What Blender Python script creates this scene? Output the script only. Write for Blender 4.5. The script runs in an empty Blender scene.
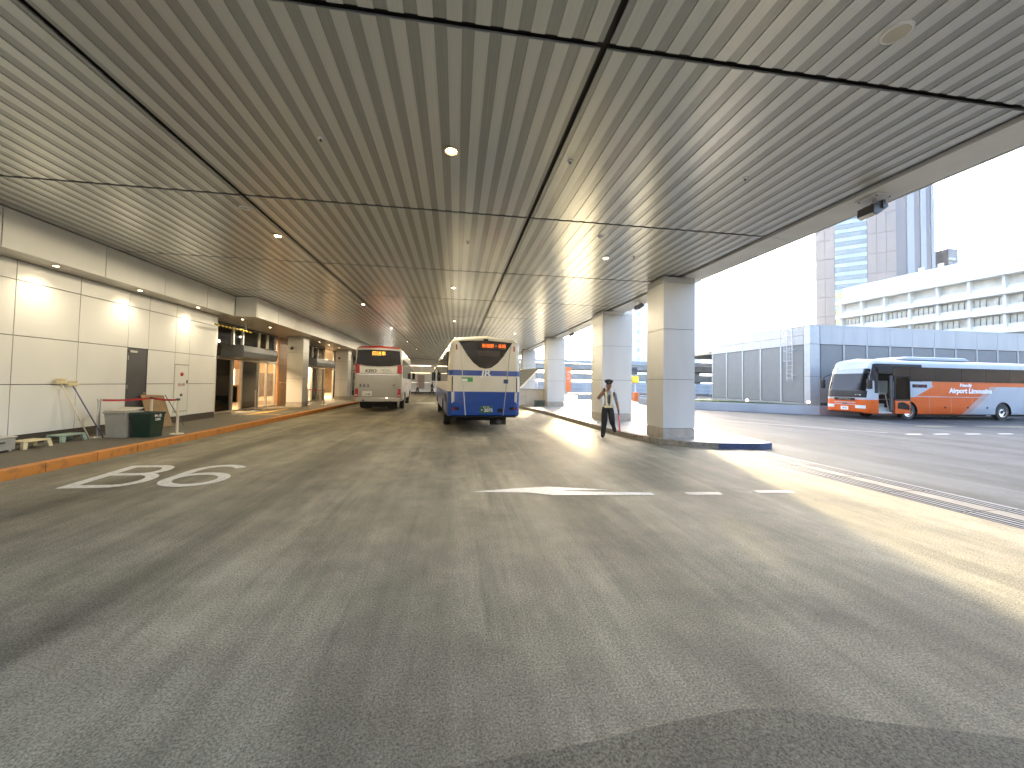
import bpy, bmesh, math, random
from mathutils import Matrix, Vector, Euler
R = math.radians
random.seed(7)
SC = bpy.context.scene
COL = SC.collection

# ------------------------------------------------------------------ camera
cam = bpy.data.cameras.new('camera'); cam_o = bpy.data.objects.new('camera', cam); COL.objects.link(cam_o)
cam.sensor_width = 36; cam.lens = 385 / 1024 * 36; cam.shift_y = -12.83 / 1024
cam.clip_start = .05; cam.clip_end = 6000
cam_o.matrix_world = Matrix.Translation((0, 0, 1.7)) @ Matrix.Rotation(-.1435, 4, 'Z') @ Matrix.Rotation(math.pi / 2 + .0317, 4, 'X') @ Matrix.Rotation(.0171, 4, 'Z')
SC.camera = cam_o
# ------------------------------------------------------------------ sky, sun, exposure
SUN_AZ, SUN_EL = 19.0, 21.5           # azimuth measured from +Y towards +X
w = bpy.data.worlds.new('World'); SC.world = w; w.use_nodes = True
nt = w.node_tree; bg = nt.nodes['Background']
sky = nt.nodes.new('ShaderNodeTexSky'); sky.sky_type = 'NISHITA'; sky.sun_disc = False
sky.sun_elevation = R(SUN_EL); sky.sun_rotation = R(SUN_AZ); sky.air_density = .8; sky.dust_density = 4.0; sky.ozone_density = 1.0
nt.links.new(sky.outputs[0], bg.inputs[0]); bg.inputs[1].default_value = .15
sun = bpy.data.lights.new('sun', 'SUN'); sun.energy = 1.0; sun.angle = R(2.5); sun.color = (1, .82, .46)
sun_o = bpy.data.objects.new('sun', sun); COL.objects.link(sun_o); sun_o.location = (60, 0, 60)
sd = Vector((math.sin(R(SUN_AZ)) * math.cos(R(SUN_EL)), math.cos(R(SUN_AZ)) * math.cos(R(SUN_EL)), math.sin(R(SUN_EL))))
sun_o.rotation_euler = (sd).to_track_quat('Z', 'Y').to_euler()
vs = SC.view_settings; vs.view_transform = 'Standard'; vs.look = 'None'; vs.gamma = 1; vs.use_curve_mapping = False
vs.exposure = 3.6
SC.render.engine = 'CYCLES'
cy = SC.cycles
cy.use_denoising = True; cy.max_bounces = 8; cy.diffuse_bounces = 4; cy.glossy_bounces = 4; cy.transmission_bounces = 6
cy.transparent_max_bounces = 8; cy.sample_clamp_indirect = .6; cy.use_adaptive_sampling = False; cy.caustics_reflective = False; cy.caustics_refractive = False

# ------------------------------------------------------------------ materials
M = {}
def rgb(c): return (c[0], c[1], c[2], 1)
def mat(name, c, rough=.5, metal=0, var=.06, vscale=3., bump=0, bscale=60, spec=.5, coat=0, stretch=None):
    m = bpy.data.materials.new(name); m.use_nodes = True; t = m.node_tree; b = t.nodes['Principled BSDF']
    b.inputs['Roughness'].default_value = rough; b.inputs['Metallic'].default_value = metal
    b.inputs['Specular IOR Level'].default_value = spec; b.inputs['Coat Weight'].default_value = coat
    tc = t.nodes.new('ShaderNodeTexCoord'); src = tc.outputs['Object']
    if stretch:
        mp = t.nodes.new('ShaderNodeMapping'); mp.inputs['Scale'].default_value = stretch; t.links.new(src, mp.inputs[0]); src = mp.outputs[0]
    n = t.nodes.new('ShaderNodeTexNoise'); n.inputs['Scale'].default_value = vscale; n.inputs['Detail'].default_value = 5
    t.links.new(src, n.inputs['Vector'])
    r = t.nodes.new('ShaderNodeMapRange'); r.inputs[1].default_value = .3; r.inputs[2].default_value = .7
    r.inputs[3].default_value = 1 - var; r.inputs[4].default_value = 1 + var; t.links.new(n.outputs[0], r.inputs[0])
    mx = t.nodes.new('ShaderNodeMix'); mx.data_type = 'RGBA'; mx.blend_type = 'MULTIPLY'; mx.inputs[0].default_value = 1
    mx.inputs[6].default_value = rgb(c); t.links.new(r.outputs[0], mx.inputs[7]); t.links.new(mx.outputs[2], b.inputs['Base Color'])
    if bump:
        n2 = t.nodes.new('ShaderNodeTexNoise'); n2.inputs['Scale'].default_value = bscale; n2.inputs['Detail'].default_value = 3; t.links.new(tc.outputs['Object'], n2.inputs['Vector'])
        bp = t.nodes.new('ShaderNodeBump'); bp.inputs['Strength'].default_value = bump; bp.inputs['Distance'].default_value = .01
        t.links.new(n2.outputs[0], bp.inputs['Height']); t.links.new(bp.outputs[0], b.inputs['Normal'])
    M[name] = m; return m
def emit(name, c, s):
    m = bpy.data.materials.new(name); m.use_nodes = True; b = m.node_tree.nodes['Principled BSDF']
    b.inputs['Base Color'].default_value = rgb(c); b.inputs['Emission Color'].default_value = rgb(c); b.inputs['Emission Strength'].default_value = s
    m.cycles.emission_sampling = 'NONE'; M[name] = m; return m
def glass(name, c, rough=.02, refl=.9):
    m = bpy.data.materials.new(name); m.use_nodes = True; t = m.node_tree
    for n in list(t.nodes): t.nodes.remove(n)
    o = t.nodes.new('ShaderNodeOutputMaterial'); a = t.nodes.new('ShaderNodeBsdfTransparent'); g = t.nodes.new('ShaderNodeBsdfGlossy')
    a.inputs[0].default_value = rgb(c); g.inputs['Roughness'].default_value = rough; g.inputs[0].default_value = (refl, refl, refl, 1)
    f = t.nodes.new('ShaderNodeFresnel'); f.inputs[0].default_value = 1.5; x = t.nodes.new('ShaderNodeMixShader')
    t.links.new(f.outputs[0], x.inputs[0]); t.links.new(a.outputs[0], x.inputs[1]); t.links.new(g.outputs[0], x.inputs[2]); t.links.new(x.outputs[0], o.inputs[0])
    M[name] = m; return m

class NT:                                                      # tiny node helper
    def __init__(s, name, rough=.5, metal=0, spec=.5):
        s.m = bpy.data.materials.new(name); s.m.use_nodes = True; s.t = s.m.node_tree; s.b = s.t.nodes['Principled BSDF']
        s.b.inputs['Roughness'].default_value = rough; s.b.inputs['Metallic'].default_value = metal; s.b.inputs['Specular IOR Level'].default_value = spec
        s.tc = s.t.nodes.new('ShaderNodeTexCoord'); sp = s.t.nodes.new('ShaderNodeSeparateXYZ'); s.t.links.new(s.tc.outputs['Object'], sp.inputs[0])
        s.x, s.y, s.z = sp.outputs; M[name] = s.m
    def lk(s, a, i):
        if hasattr(a, 'is_output'): s.t.links.new(a, i)
        else: i.default_value = a
    def math(s, op, a, b=0, c=None):
        n = s.t.nodes.new('ShaderNodeMath'); n.operation = op; s.lk(a, n.inputs[0]); s.lk(b, n.inputs[1])
        if c is not None: s.lk(c, n.inputs[2])
        return n.outputs[0]
    def gt(s, a, b): return s.math('GREATER_THAN', a, b)
    def lt(s, a, b): return s.math('LESS_THAN', a, b)
    def mul(s, a, b): return s.math('MULTIPLY', a, b)
    def add(s, a, b): return s.math('ADD', a, b)
    def mix(s, f, a, b, mode='MIX'):
        n = s.t.nodes.new('ShaderNodeMix'); n.data_type = 'RGBA'; n.blend_type = mode
        s.lk(f, n.inputs[0]); s.lk(rgb(a) if isinstance(a, tuple) else a, n.inputs[6]); s.lk(rgb(b) if isinstance(b, tuple) else b, n.inputs[7]); return n.outputs[2]
    def noise(s, scale, detail=4, st=None, rough=.5):
        n = s.t.nodes.new('ShaderNodeTexNoise'); n.inputs['Scale'].default_value = scale; n.inputs['Detail'].default_value = detail; n.inputs['Roughness'].default_value = rough
        v = s.tc.outputs['Object']
        if st:
            mp = s.t.nodes.new('ShaderNodeMapping'); mp.inputs['Scale'].default_value = st; s.t.links.new(v, mp.inputs[0]); v = mp.outputs[0]
        s.t.links.new(v, n.inputs['Vector']); return n.outputs[0]
    def rng(s, v, a, b, c, d):
        n = s.t.nodes.new('ShaderNodeMapRange'); s.lk(v, n.inputs[0])
        for i, q in enumerate((a, b, c, d)): n.inputs[i + 1].default_value = q
        return n.outputs[0]
    def color(s, c): s.lk(rgb(c) if isinstance(c, tuple) else c, s.b.inputs['Base Color'])
    def bump(s, h, st, dist=.01):
        n = s.t.nodes.new('ShaderNodeBump'); n.inputs['Strength'].default_value = st; n.inputs['Distance'].default_value = dist
        s.lk(h, n.inputs['Height']); s.t.links.new(n.outputs[0], s.b.inputs['Normal'])

def asphalt(name, base, warm, rough=.62, streaks=True):
    k = NT(name, rough, 0, .16)
    agg = k.noise(74, 8, None, .92); fine = k.noise(240, 2); med = k.noise(2.2, 5, None, .6); big = k.noise(.22, 4)
    c = k.mix(k.rng(agg, .40, .60, 0, 1), tuple(v * .24 for v in base), tuple(v * 1.85 * q for v, q in zip(base, warm)))
    c = k.mix(1, c, k.rng(med, .3, .7, .80, 1.16), 'MULTIPLY'); c = k.mix(1, c, k.rng(big, .3, .7, .75, 1.18), 'MULTIPLY')
    if streaks:
        st = k.noise(1.0, 6, (1.3, .06, 1), .65); c = k.mix(1, c, k.rng(st, .34, .64, .70, 1.18), 'MULTIPLY')
        s2 = k.noise(1.0, 6, (.7, .25, 1), .7); c = k.mix(1, c, k.rng(s2, .36, .64, .78, 1.14), 'MULTIPLY')
        sc = k.noise(1.0, 7, (9, .45, 1), .75); c = k.mix(1, c, k.rng(sc, .50, .80, 1, .74), 'MULTIPLY')
        oil = k.noise(.8, 6, (1, .7, 1), .75); c = k.mix(1, c, k.rng(oil, .54, .76, 1, .55), 'MULTIPLY')
        wn_ = k.noise(.35, 4); tr = k.math('SINE', k.mul(k.add(k.x, k.mul(wn_, 2.2)), 2.9)); c = k.mix(1, c, k.rng(tr, -.2, 1, 1.05, .84), 'MULTIPLY')
    k.color(c)
    k.lk(k.add(k.rng(med, .3, .7, rough - .1, rough + .06), k.rng(agg, .35, .65, .08, -.08)), k.b.inputs['Roughness'])
    k.bump(k.add(agg, k.mul(fine, .3)), .9, .012)
    return k.m
asphalt('asphalt', (.252, .228, .172), (1, .99, .92), .76); asphalt('asphalt_outer', (.056, .061, .063), (1, 1, 1.0), .74); asphalt('tone_patch', (.145, .131, .100), (1, 1, .92), .75, False)
asphalt('paving', (.14, .13, .105), (1, .97, .92), .6, False)

def paint_mark(name, c):
    k = NT(name, .6); n = k.noise(14, 6, None, .7); g = k.noise(110, 3, None, .6)
    k.color(k.mix(k.mul(k.rng(n, .42, .68, 0, .75), k.rng(g, .4, .62, .2, 1)), c, (.13, .125, .115))); k.bump(g, .4, .006)
paint_mark('mark_white', (.62, .61, .56)); paint_mark('mark_yellow', (.72, .42, .06)); paint_mark('mark_faded', (.225, .215, .19)); paint_mark('mark_faint', (.165, .155, .13))
k = NT('kerb_orange', .65); n = k.noise(5, 6, None, .7); k.color(k.mix(k.rng(n, .52, .7, 0, .8), (.52, .20, .035), (.2, .10, .04))); k.bump(k.noise(60, 3), .3)
k = NT('kerb_stone', .7); n = k.noise(6, 6, None, .7); k.color(k.mix(k.rng(n, .4, .66, 0, .8), (.32, .29, .24), (.10, .085, .06))); k.bump(k.noise(70, 3), .4)
mat('kerb_blue', (.03, .05, .11), .5, 0, .4, 12); mat('island_top', (.23, .22, .195), .42, 0, .22, 1.6, .15, 80)
# ceiling metals: satin painted aluminium, gently brushed along the slat
for nm, c, r in (('slat', (.62, .63, .61), .26), ('slat_backing', (.365, .372, .36), .26)):
    k = NT(nm, r, .35, .5); n = k.noise(1, 4, (40, .5, 1)); k.color(k.mix(1, c, k.rng(n, .3, .7, .93, 1.07), 'MULTIPLY'))
mat('recess', (.015, .013, .012), .6); mat('edge_metal', (.72, .73, .74), .4, 0, .06, 2)
mat('wall_panel', (.76, .765, .73), .34, 0, .05, 1.1, 0, 60, .5, 0, (1, 1, .35)); mat('fascia_panel', (.80, .80, .75), .36, 0, .04, 1.2); mat('soffit', (.5, .47, .42), .38, .3, .05)
mat('pillar_panel', (.54, .54, .515), .34, 0, .07, 1.2, 0, 60, .5, 0, (1, 1, .3)); mat('pillar_base', (.36, .33, .28), .5, 0, .15, 6, .1)
mat('joint', (.06, .05, .045), .7); mat('skirting', (.075, .062, .05), .5, 0, .2, 5); mat('door_grey', (.065, .065, .07), .4)
mat('steel', (.55, .53, .49), .28, .9, .05, 5); mat('dark_steel', (.10, .10, .105), .4, .4); mat('wood', (.36, .19, .075), .4, 0, .2, 4, 0, 60, .5, 0, (1, 1, .15))
mat('canopy_grey', (.10, .105, .11), .4, .2, .06); mat('black', (.012, .012, .013), .45); mat('rubber', (.02, .02, .02), .75, 0, .2, 9, .2)
mat('interior_wall', (.46, .33, .2), .5, 0, .2, 1.5); mat('interior_floor', (.22, .18, .14), .3, 0, .2, 2); mat('interior_dark', (.06, .045, .035), .5, 0, .4, 2)
mat('coach_white', (.38, .40, .42), .35); mat('warm_glow_trim', (.72, .50, .24), .3); mat('white_paint', (.75, .75, .74), .4); mat('grey_plastic', (.36, .35, .31), .45, 0, .08, 4); mat('grey_lid', (.46, .44, .38), .45, 0, .1, 4)
mat('green_plastic', (.008, .032, .022), .3, 0, .15, 4); mat('cream_plastic', (.66, .58, .36), .5, 0, .12, 6); mat('mint_plastic', (.34, .43, .34), .5, 0, .15, 6)
mat('plywood', (.25, .155, .07), .55, 0, .15, 4); mat('belt_red', (.42, .012, .02), .6); mat('blue_pole', (.09, .10, .2), .4); mat('cream_pole', (.66, .60, .46), .4)
mat('red', (.5, .02, .02), .35); mat('yellow', (.75, .5, .02), .45); mat('orange_banner', (.85, .19, .04), .6); mat('chrome', (.7, .7, .7), .15, 1)
mat('drain_concrete', (.085, .08, .07), .8, 0, .3, 3, .2, 40); mat('concrete', (.26, .255, .24), .8, 0, .15, .6, .1, 20); mat('concrete_pale', (.32, .33, .335), .75, 0, .12, .5); mat('parapet', (.46, .43, .37), .6, 0, .08, 2)
mat('louver', (.26, .255, .24), .5, 0, .05, 2); mat('shed_panel', (.37, .36, .345), .4, .1, .07, .8, 0, 60, .5, 0, (2, 2, .3)); mat('shed_post', (.40, .40, .39), .35, .2)
mat('grass', (.05, .085, .018), .8, 0, .5, 1.5); mat('ground', (.16, .16, .16), .9, 0, .2, .05)
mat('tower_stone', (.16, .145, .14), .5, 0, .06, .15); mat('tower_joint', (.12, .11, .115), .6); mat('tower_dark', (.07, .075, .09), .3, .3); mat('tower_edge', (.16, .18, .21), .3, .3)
mat('spandrel', (.22, .30, .315), .3, .1, .15, .3); mat('tower_glass', (.07, .125, .145), .15, 0, .5, .25, 0, 60, .8); mat('tower_gold', (.42, .36, .14), .2, .3, .4, .4)
mat('long_white', (.66, .64, .59), .6, 0, .08, .2); mat('long_glass', (.50, .47, .40), .3, 0, .5, .4); mat('long_shade', (.58, .54, .46), .6, 0, .2, .4)
mat('pale_block', (.80, .78, .74), .7, 0, .05, .1); mat('pale_window', (.5, .48, .43), .3, 0, .2, .3); mat('rail_white', (.45, .46, .47), .4, .2)
mat('skin', (.32, .18, .115), .5); mat('shirt', (.30, .33, .40), .8, 0, .15, 18); mat('trousers', (.012, .013, .018), .8, 0, .2, 20); mat('cap', (.018, .02, .028), .6); mat('vest', (.82, .76, .48), .5, 0, .1, 30); mat('baton', (.75, .16, .2), .35)
mat('hair', (.01, .008, .007), .6); mat('cloth_dark', (.02, .02, .022), .8); mat('cloth_pale', (.42, .33, .31), .8); mat('tan', (.5, .36, .26), .7)
mat('bus_glass', (.010, .011, .012), .05, 0, .3, 1.5, 0, 60, .25); mat('bus_black', (.012, .012, .013), .45, 0, .06, 3, 0, 60, .15); mat('lamp_red', (.35, .01, .015), .2); mat('lamp_clear', (.6, .6, .58), .15); mat('plate_green', (.02, .09, .06), .5); mat('plate_white', (.7, .7, .66), .5)
mat('led_panel', (.01, .01, .01), .4); mat('sticker_green', (.08, .32, .10), .5); mat('sticker_white', (.78, .78, .76), .5); mat('logo_dark', (.03, .03, .06), .5); mat('sticker_blue', (.03, .06, .16), .5); mat('tan_board', (.46, .38, .26), .6)
emit('led_orange', (1, .17, .015), .13); emit('led_yellow', (1, .50, .06), .18); emit('bulb', (1, .80, .52), 6); emit('bulb_dim', (1, .86, .62), 3.0); emit('bulb_inner', (1, .72, .40), 1.6); emit('signal_amber', (1, .55, .03), .3); emit('garden_lamp', (1, .85, .55), .35)
glass('glass_clear', (.80, .84, .82)); glass('glass_bus', (.10, .165, .16), .02, .04); glass('glass_tint', (.35, .42, .40), .02, .2)
k = NT('stripe_bar', .5); k.color(k.mix(k.gt(k.math('FRACT', k.add(k.mul(k.y, 4.2), k.mul(k.z, 4))), .5), (.02, .02, .02), (.75, .55, .03)))
k = NT('shutter_ribs', .5); k.color(k.mix(k.gt(k.math('FRACT', k.mul(k.z, 9)), .5), (.10, .10, .085), (.2, .195, .17)))

# ------------------------------------------------------------------ mesh helpers
class MB:
    def __init__(s): s.v = []; s.f = []; s.mi = []; s.cur = 0
    def add(s, vs_, fs):
        o = len(s.v); s.v += [tuple(q) for q in vs_]
        for f in fs: s.f.append([i + o for i in f]); s.mi.append(s.cur)
        return s
    def box(s, x0, y0, z0, x1, y1, z1):
        x0, x1 = sorted((x0, x1)); y0, y1 = sorted((y0, y1)); z0, z1 = sorted((z0, z1))
        return s.add([(x0, y0, z0), (x1, y0, z0), (x1, y1, z0), (x0, y1, z0), (x0, y0, z1), (x1, y0, z1), (x1, y1, z1), (x0, y1, z1)],
                     [(0, 3, 2, 1), (4, 5, 6, 7), (0, 1, 5, 4), (1, 2, 6, 5), (2, 3, 7, 6), (3, 0, 4, 7)])
    def prism(s, poly, d, off):
        """extrude a 3-D polygon (list of points) by vector d, starting at offset off"""
        d = Vector(d); off = Vector(off); n = len(poly); a = [Vector(p) + off for p in poly]; b = [p + d for p in a]
        fs = [tuple(range(n))[::-1], tuple(range(n, 2 * n))] + [(i, (i + 1) % n, (i + 1) % n + n, i + n) for i in range(n)]
        return s.add(a + b, fs)
    def cyl(s, p0, p1, r0, r1=None, n=16, caps=True):
        r1 = r0 if r1 is None else r1; p0 = Vector(p0); p1 = Vector(p1); q = (p1 - p0).to_track_quat('Z', 'Y')
        ring = lambda p, r: [p + q @ Vector((math.cos(2 * math.pi * i / n) * r, math.sin(2 * math.pi * i / n) * r, 0)) for i in range(n)]
        fs = [(i, (i + 1) % n, (i + 1) % n + n, i + n) for i in range(n)]
        if caps: fs += [tuple(range(n))[::-1], tuple(range(n, 2 * n))]
        return s.add(ring(p0, r0) + ring(p1, r1), fs)
    def ball(s, c, r, n=12, m=8, sc=(1, 1, 1)):
        vs_ = []; fs = []
        for j in range(m + 1):
            th = math.pi * j / m
            for i in range(n):
                a = 2 * math.pi * i / n; vs_.append((c[0] + r * sc[0] * math.sin(th) * math.cos(a), c[1] + r * sc[1] * math.sin(th) * math.sin(a), c[2] + r * sc[2] * math.cos(th)))
        for j in range(m):
            for i in range(n): fs.append((j * n + i, (j + 1) * n + i, (j + 1) * n + (i + 1) % n, j * n + (i + 1) % n))
        return s.add(vs_, fs)
    def mesh(s, name, mats, smooth=False):
        me = bpy.data.meshes.new(name); me.from_pydata(s.v, [], s.f)
        for m_ in (mats if isinstance(mats, (list, tuple)) else [mats]): me.materials.append(M[m_] if isinstance(m_, str) else m_)
        me.polygons.foreach_set('material_index', s.mi)
        if smooth: me.polygons.foreach_set('use_smooth', [True] * len(me.polygons))
        me.validate(); me.update(); return me
    def build(s, name, mats, parent=None, smooth=False, bevel=0, loc=None):
        o = link(name, s.mesh(name, mats, smooth), parent)
        if loc: o.location = loc
        if bevel:
            b = o.modifiers.new('bevel', 'BEVEL'); b.width = bevel; b.segments = 2; b.limit_method = 'ANGLE'; b.angle_limit = R(40)
        return o
def link(name, data, parent=None):
    o = bpy.data.objects.new(name, data); COL.objects.link(o)
    if parent: o.parent = parent
    return o
def smooth_auto(o, ang=40):
    me = o.data; me.polygons.foreach_set('use_smooth', [True] * len(me.polygons))
    try: me.set_sharp_from_angle(angle=R(ang))
    except Exception: pass
def box(name, b, m, parent=None, bevel=0): return MB().box(*b).build(name, m, parent, bevel=bevel)
def tag(o, label=None, cat=None, group=None, kind=None):
    if label: o['label'] = label
    if cat: o['category'] = cat
    if group: o['group'] = group
    if kind: o['kind'] = kind
    return o
def thing(name, label, cat, loc=(0, 0, 0), rz=0, group=None):
    o = link(name, None); o.location = loc; o.rotation_euler = (0, 0, rz); o.empty_display_size = .2
    return tag(o, label, cat, group)
def copy_tree(o, parent=None):
    c = o.copy(); COL.objects.link(c); c.parent = parent
    for ch in o.children: copy_tree(ch, c)
    return c
def textmesh(txt, size, m, ext=.004, shear=0, bold=0):
    cu = bpy.data.curves.new('lettering', 'FONT'); cu.body = txt; cu.size = size; cu.extrude = ext; cu.align_x = 'CENTER'; cu.align_y = 'CENTER'; cu.shear = shear; cu.offset = bold; cu.resolution_u = 3
    o = link('lettering', cu); bpy.context.view_layer.update()
    me = bpy.data.meshes.new_from_object(o.evaluated_get(bpy.context.evaluated_depsgraph_get()))
    bpy.data.objects.remove(o); bpy.data.curves.remove(cu); me.materials.clear(); me.materials.append(M[m]); return me
def lettering(name, txt, size, m, parent, loc, rot, ext=.004, shear=0, bold=0, sx=1):
    o = link(name, textmesh(txt, size, m, ext, shear, bold), parent); o.location = loc; o.rotation_euler = rot; o.scale = (sx, 1, 1); return o

# ------------------------------------------------------------------ ground, road
tag(MB().add([(-900, -900, -.06), (2500, -900, -.06), (2500, 2500, -.06), (-900, 2500, -.06)], [(0, 1, 2, 3)]).build('ground', 'ground'), kind='structure')
road = tag(MB().add([(-7.1, -12, 0), (7.0, -12, 0), (7.0, 70, 0), (-7.1, 70, 0)], [(0, 1, 2, 3)]).build('road', 'asphalt'), kind='structure')
road2 = tag(MB().add([(7.0, -40, 0), (140, -40, 0), (140, 110, 0), (7.0, 110, 0)], [(0, 1, 2, 3)]).build('outer_road', 'asphalt_outer'), kind='structure')
def sheet(name, poly, m, parent, z=.004):
    return MB().add([(x, y, z) for x, y in poly], [tuple(range(len(poly)))]).build(name, m, parent)
sheet('tone_patch', [(-1.2, -3), (5, -3), (5, .9), (3.6, 1.42), (2.77, 1.56), (2.13, 1.74), (1.75, 1.86), (1.51, 1.89), (1.1, 1.86), (.71, 1.81), (.3, 1.78), (-.1, 1.765), (-.7, 1.70), (-1.2, 1.66)], 'tone_patch', road)  # darker asphalt-textured sheet over the near road
# painted bay letters, lane arrow and lines
def stroke(name, pts, wd, m, parent, closed=False, z=.006):
    n = len(pts); vs_ = []; fs = []
    for i in range(n):
        a = Vector(pts[(i - 1) % n] if closed or i else pts[i]); b = Vector(pts[(i + 1) % n] if closed or i < n - 1 else pts[i])
        t = (b - a); t = t.normalized() if t.length > 0 else Vector((1, 0)); nn = Vector((-t.y, t.x)) * wd / 2
        p = Vector(pts[i]); vs_ += [(p.x + nn.x, p.y + nn.y, z), (p.x - nn.x, p.y - nn.y, z)]
    for i in range(n if closed else n - 1):
        j = (i + 1) % n; fs.append((2 * i, 2 * i + 1, 2 * j + 1, 2 * j))
    return (vs_, fs)
def arc(cx, cy_, rx, ry, a0, a1, n=14): return [(cx + rx * math.cos(R(a0 + (a1 - a0) * i / n)), cy_ + ry * math.sin(R(a0 + (a1 - a0) * i / n))) for i in range(n + 1)]
def skew(pts, x0=0): return [(x - (y - 6.8) * .10, y) for x, y in pts]
mb = MB()
mb.add(*stroke('s', skew([(-5.84, 6.76), (-5.84, 8.36)]), .185, None, None))
mb.add(*stroke('s', skew([(-5.90, 8.29), (-5.42, 8.29)] + arc(-5.40, 7.96, .26, .33, 90, -90) + [(-5.78, 7.63)]), .175, None, None, z=.0062))
mb.add(*stroke('s', skew([(-5.44, 7.63)] + arc(-5.30, 7.23, .31, .40, 90, -90) + [(-5.90, 6.83)]), .175, None, None, z=.0064))
tag(mb.build('bay_letter', 'mark_white', road), 'white painted capital B')
mb = MB(); mb.add(*stroke('s', skew(arc(-4.25, 7.20, .41, .40, 0, 360, 30)), .175, None, None))
mb.add(*stroke('s', skew([(-4.65, 7.23), (-4.63, 7.6)] + arc(-4.22, 7.74, .40, .52, 165, 35)), .175, None, None, z=.0062))
tag(mb.build('bay_digit', 'mark_white', road), 'white painted digit 6')
tag(sheet('lane_arrow', [(.28, 6.07), (1.0, 6.21), (1.55, 6.26), (2.5, 6.0), (1.72, 6.02), (1.75, 5.98), (3.1, 5.78), (3.1, 5.66), (1.5, 5.78), (1.15, 5.95)], 'mark_white', road, .006), 'white painted straight and turn arrow')
for x0, x1 in ((3.62, 4.2), (4.85, 5.5)): sheet('lane_dash', [(x0, 5.62), (x1, 5.58), (x1 + .03, 5.72), (x0 + .03, 5.76)], 'mark_faded' if x0 < 4 else 'mark_faint', road, .006)
sheet('lane_line', [(-7.0, 19.45), (-3.3, 19.2), (-3.3, 19.4), (-7.0, 19.65)], 'mark_faded', road, .006)
sheet('lane_line', [(-3.1, 31.4), (-1.4, 31.4), (-1.4, 32.2), (-3.1, 32.2)], 'mark_white', road, .006)
sheet('lane_line', [(-4.7, 57.0), (-2.6, 57.0), (-2.6, 58.2), (-4.7, 58.2)], 'mark_white', road, .006)
for x0 in (17.2, 18.5, 20.0, 21.6, 23.3, 25.4): sheet('lane_dash', [(x0, 12.5), (x0 + .7, 12.5), (x0 + .7, 12.62), (x0, 12.62)], 'mark_white', road2, .006)
sheet('lane_line', [(10.9, 21.2), (16.8, 12.9), (16.9, 12.97), (11.0, 21.27)], 'mark_faded', road2, .006)
for cx, cy_, rx, ry in ((22.6, 15.3, 1.1, .35), (26.5, 15.2, 1.7, .4)): sheet('tone_patch', arc(cx, cy_, rx, ry, 0, 350, 20), 'tone_patch', road2, .005)
# ------------------------------------------------------------------ trench drain along the canopy edge
td = thing('trench_drain', 'long slotted concrete trench drain crossing the road toward the island tip', 'drain', (7.6, 0, 0))
for i in range(14):
    y0 = -4.5 + i * 1.0
    y1 = y0 + .985
    MB().box(-.20, y0, .004, .10, y1, .014).build('concrete_cover', 'drain_concrete', td)
    for x0, x1 in ((-.58, -.20), (.10, .52)):
        g = MB().box(x0, y0, .003, x1, y1, .006); g.cur = 1
        for q in range(3): g.box(x0 + .05 + q * .115, y0, .006, x0 + .075 + q * .115, y1, .013)
        g.build('drain_grate', ['black', 'rubber'], td)
# ------------------------------------------------------------------ pavement on the building side
pv = tag(box('pavement', (-14.2, -12, -.05, -7.36, 60, .15), 'paving'), kind='structure')
for i in range(56):
    y0 = -1 + i * 1.0; dz = random.uniform(-.004, .004)
    MB().box(-7.36, y0, -.04, -7.17 + random.uniform(-.004, .004), y0 + .985, .155 + dz).build('kerb_stone', 'kerb_orange' if y0 < 15.5 or y0 > 34 else 'kerb_orange', pv, bevel=.012)
tag(MB().add(*stroke('s', [(-9.7, 21.75), (-8.75, 21.75), (-8.9, 18.15), (-7.55, 18.15)], .28, None, None, z=.156)).build('pavement_marking', 'mark_yellow', pv), 'yellow painted zigzag line')
# ------------------------------------------------------------------ traffic island
isl_l = [(3.4, 44), (3.9, 32), (4.42, 26.5), (4.75, 23.6), (5.0, 21.4), (5.2, 18), (5.38, 14.6), (5.45, 13), (5.62, 11.6), (5.95, 10.65), (6.5, 10.05), (7.2, 9.74), (8.3, 9.6)]
isl = isl_l + [(8.72, 9.75), (8.95, 10.8), (9.3, 13.6), (9.6, 18), (9.7, 44)]
def dens(pts, step=.35):
    o = []
    for a, b in zip(pts, pts[1:]):
        n = max(1, int((Vector(b) - Vector(a)).length / step)); o += [tuple(Vector(a).lerp(Vector(b), i / n)) for i in range(n)]
    return o + [pts[-1]]
island = tag(MB().prism([(x, y, 0) for x, y in isl], (0, 0, .19), (0, 0, -.04)).build('traffic_island', 'island_top'), kind='structure')
edge = dens(isl_l[2:] + [(8.78, 9.72), (8.95, 10.8), (9.3, 13.6), (9.6, 18)], .12)
L = 0; seg = [edge[0]]
def kerb_seg(seg, m):
    vs_ = []; n = len(seg)
    for i, p in enumerate(seg):
        t = (Vector(seg[min(i + 1, n - 1)]) - Vector(seg[max(i - 1, 0)])).normalized(); nn = Vector((t.y, -t.x)) * -1
        q = Vector(p); o_ = q - nn * .035; i_ = q + nn * .13
        vs_ += [(o_.x, o_.y, -.03), (o_.x, o_.y, .145), (o_.x + nn.x * .015, o_.y + nn.y * .015, .16), (i_.x, i_.y, .16), (i_.x, i_.y, .1)]
    fs = [(5 * i + j, 5 * i + j + 1, 5 * i + j + 6, 5 * i + j + 5) for i in range(n - 1) for j in range(4)] + [(0, 1, 2, 3, 4), tuple(5 * (n - 1) + j for j in (4, 3, 2, 1, 0))]
    MB().add(vs_, fs).build('kerb_stone', m, island)
for a, b in zip(edge, edge[1:]):
    d = (Vector(b) - Vector(a)).length; L += d
    if L > .75:
        e = Vector(a).lerp(Vector(b), .9); kerb_seg(seg + [tuple(e)], 'kerb_blue' if (7.25 < a[0] < 8.95 and a[1] < 10.3) else 'kerb_stone'); seg = [b]; L = 0
    else: seg.append(b)

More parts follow.
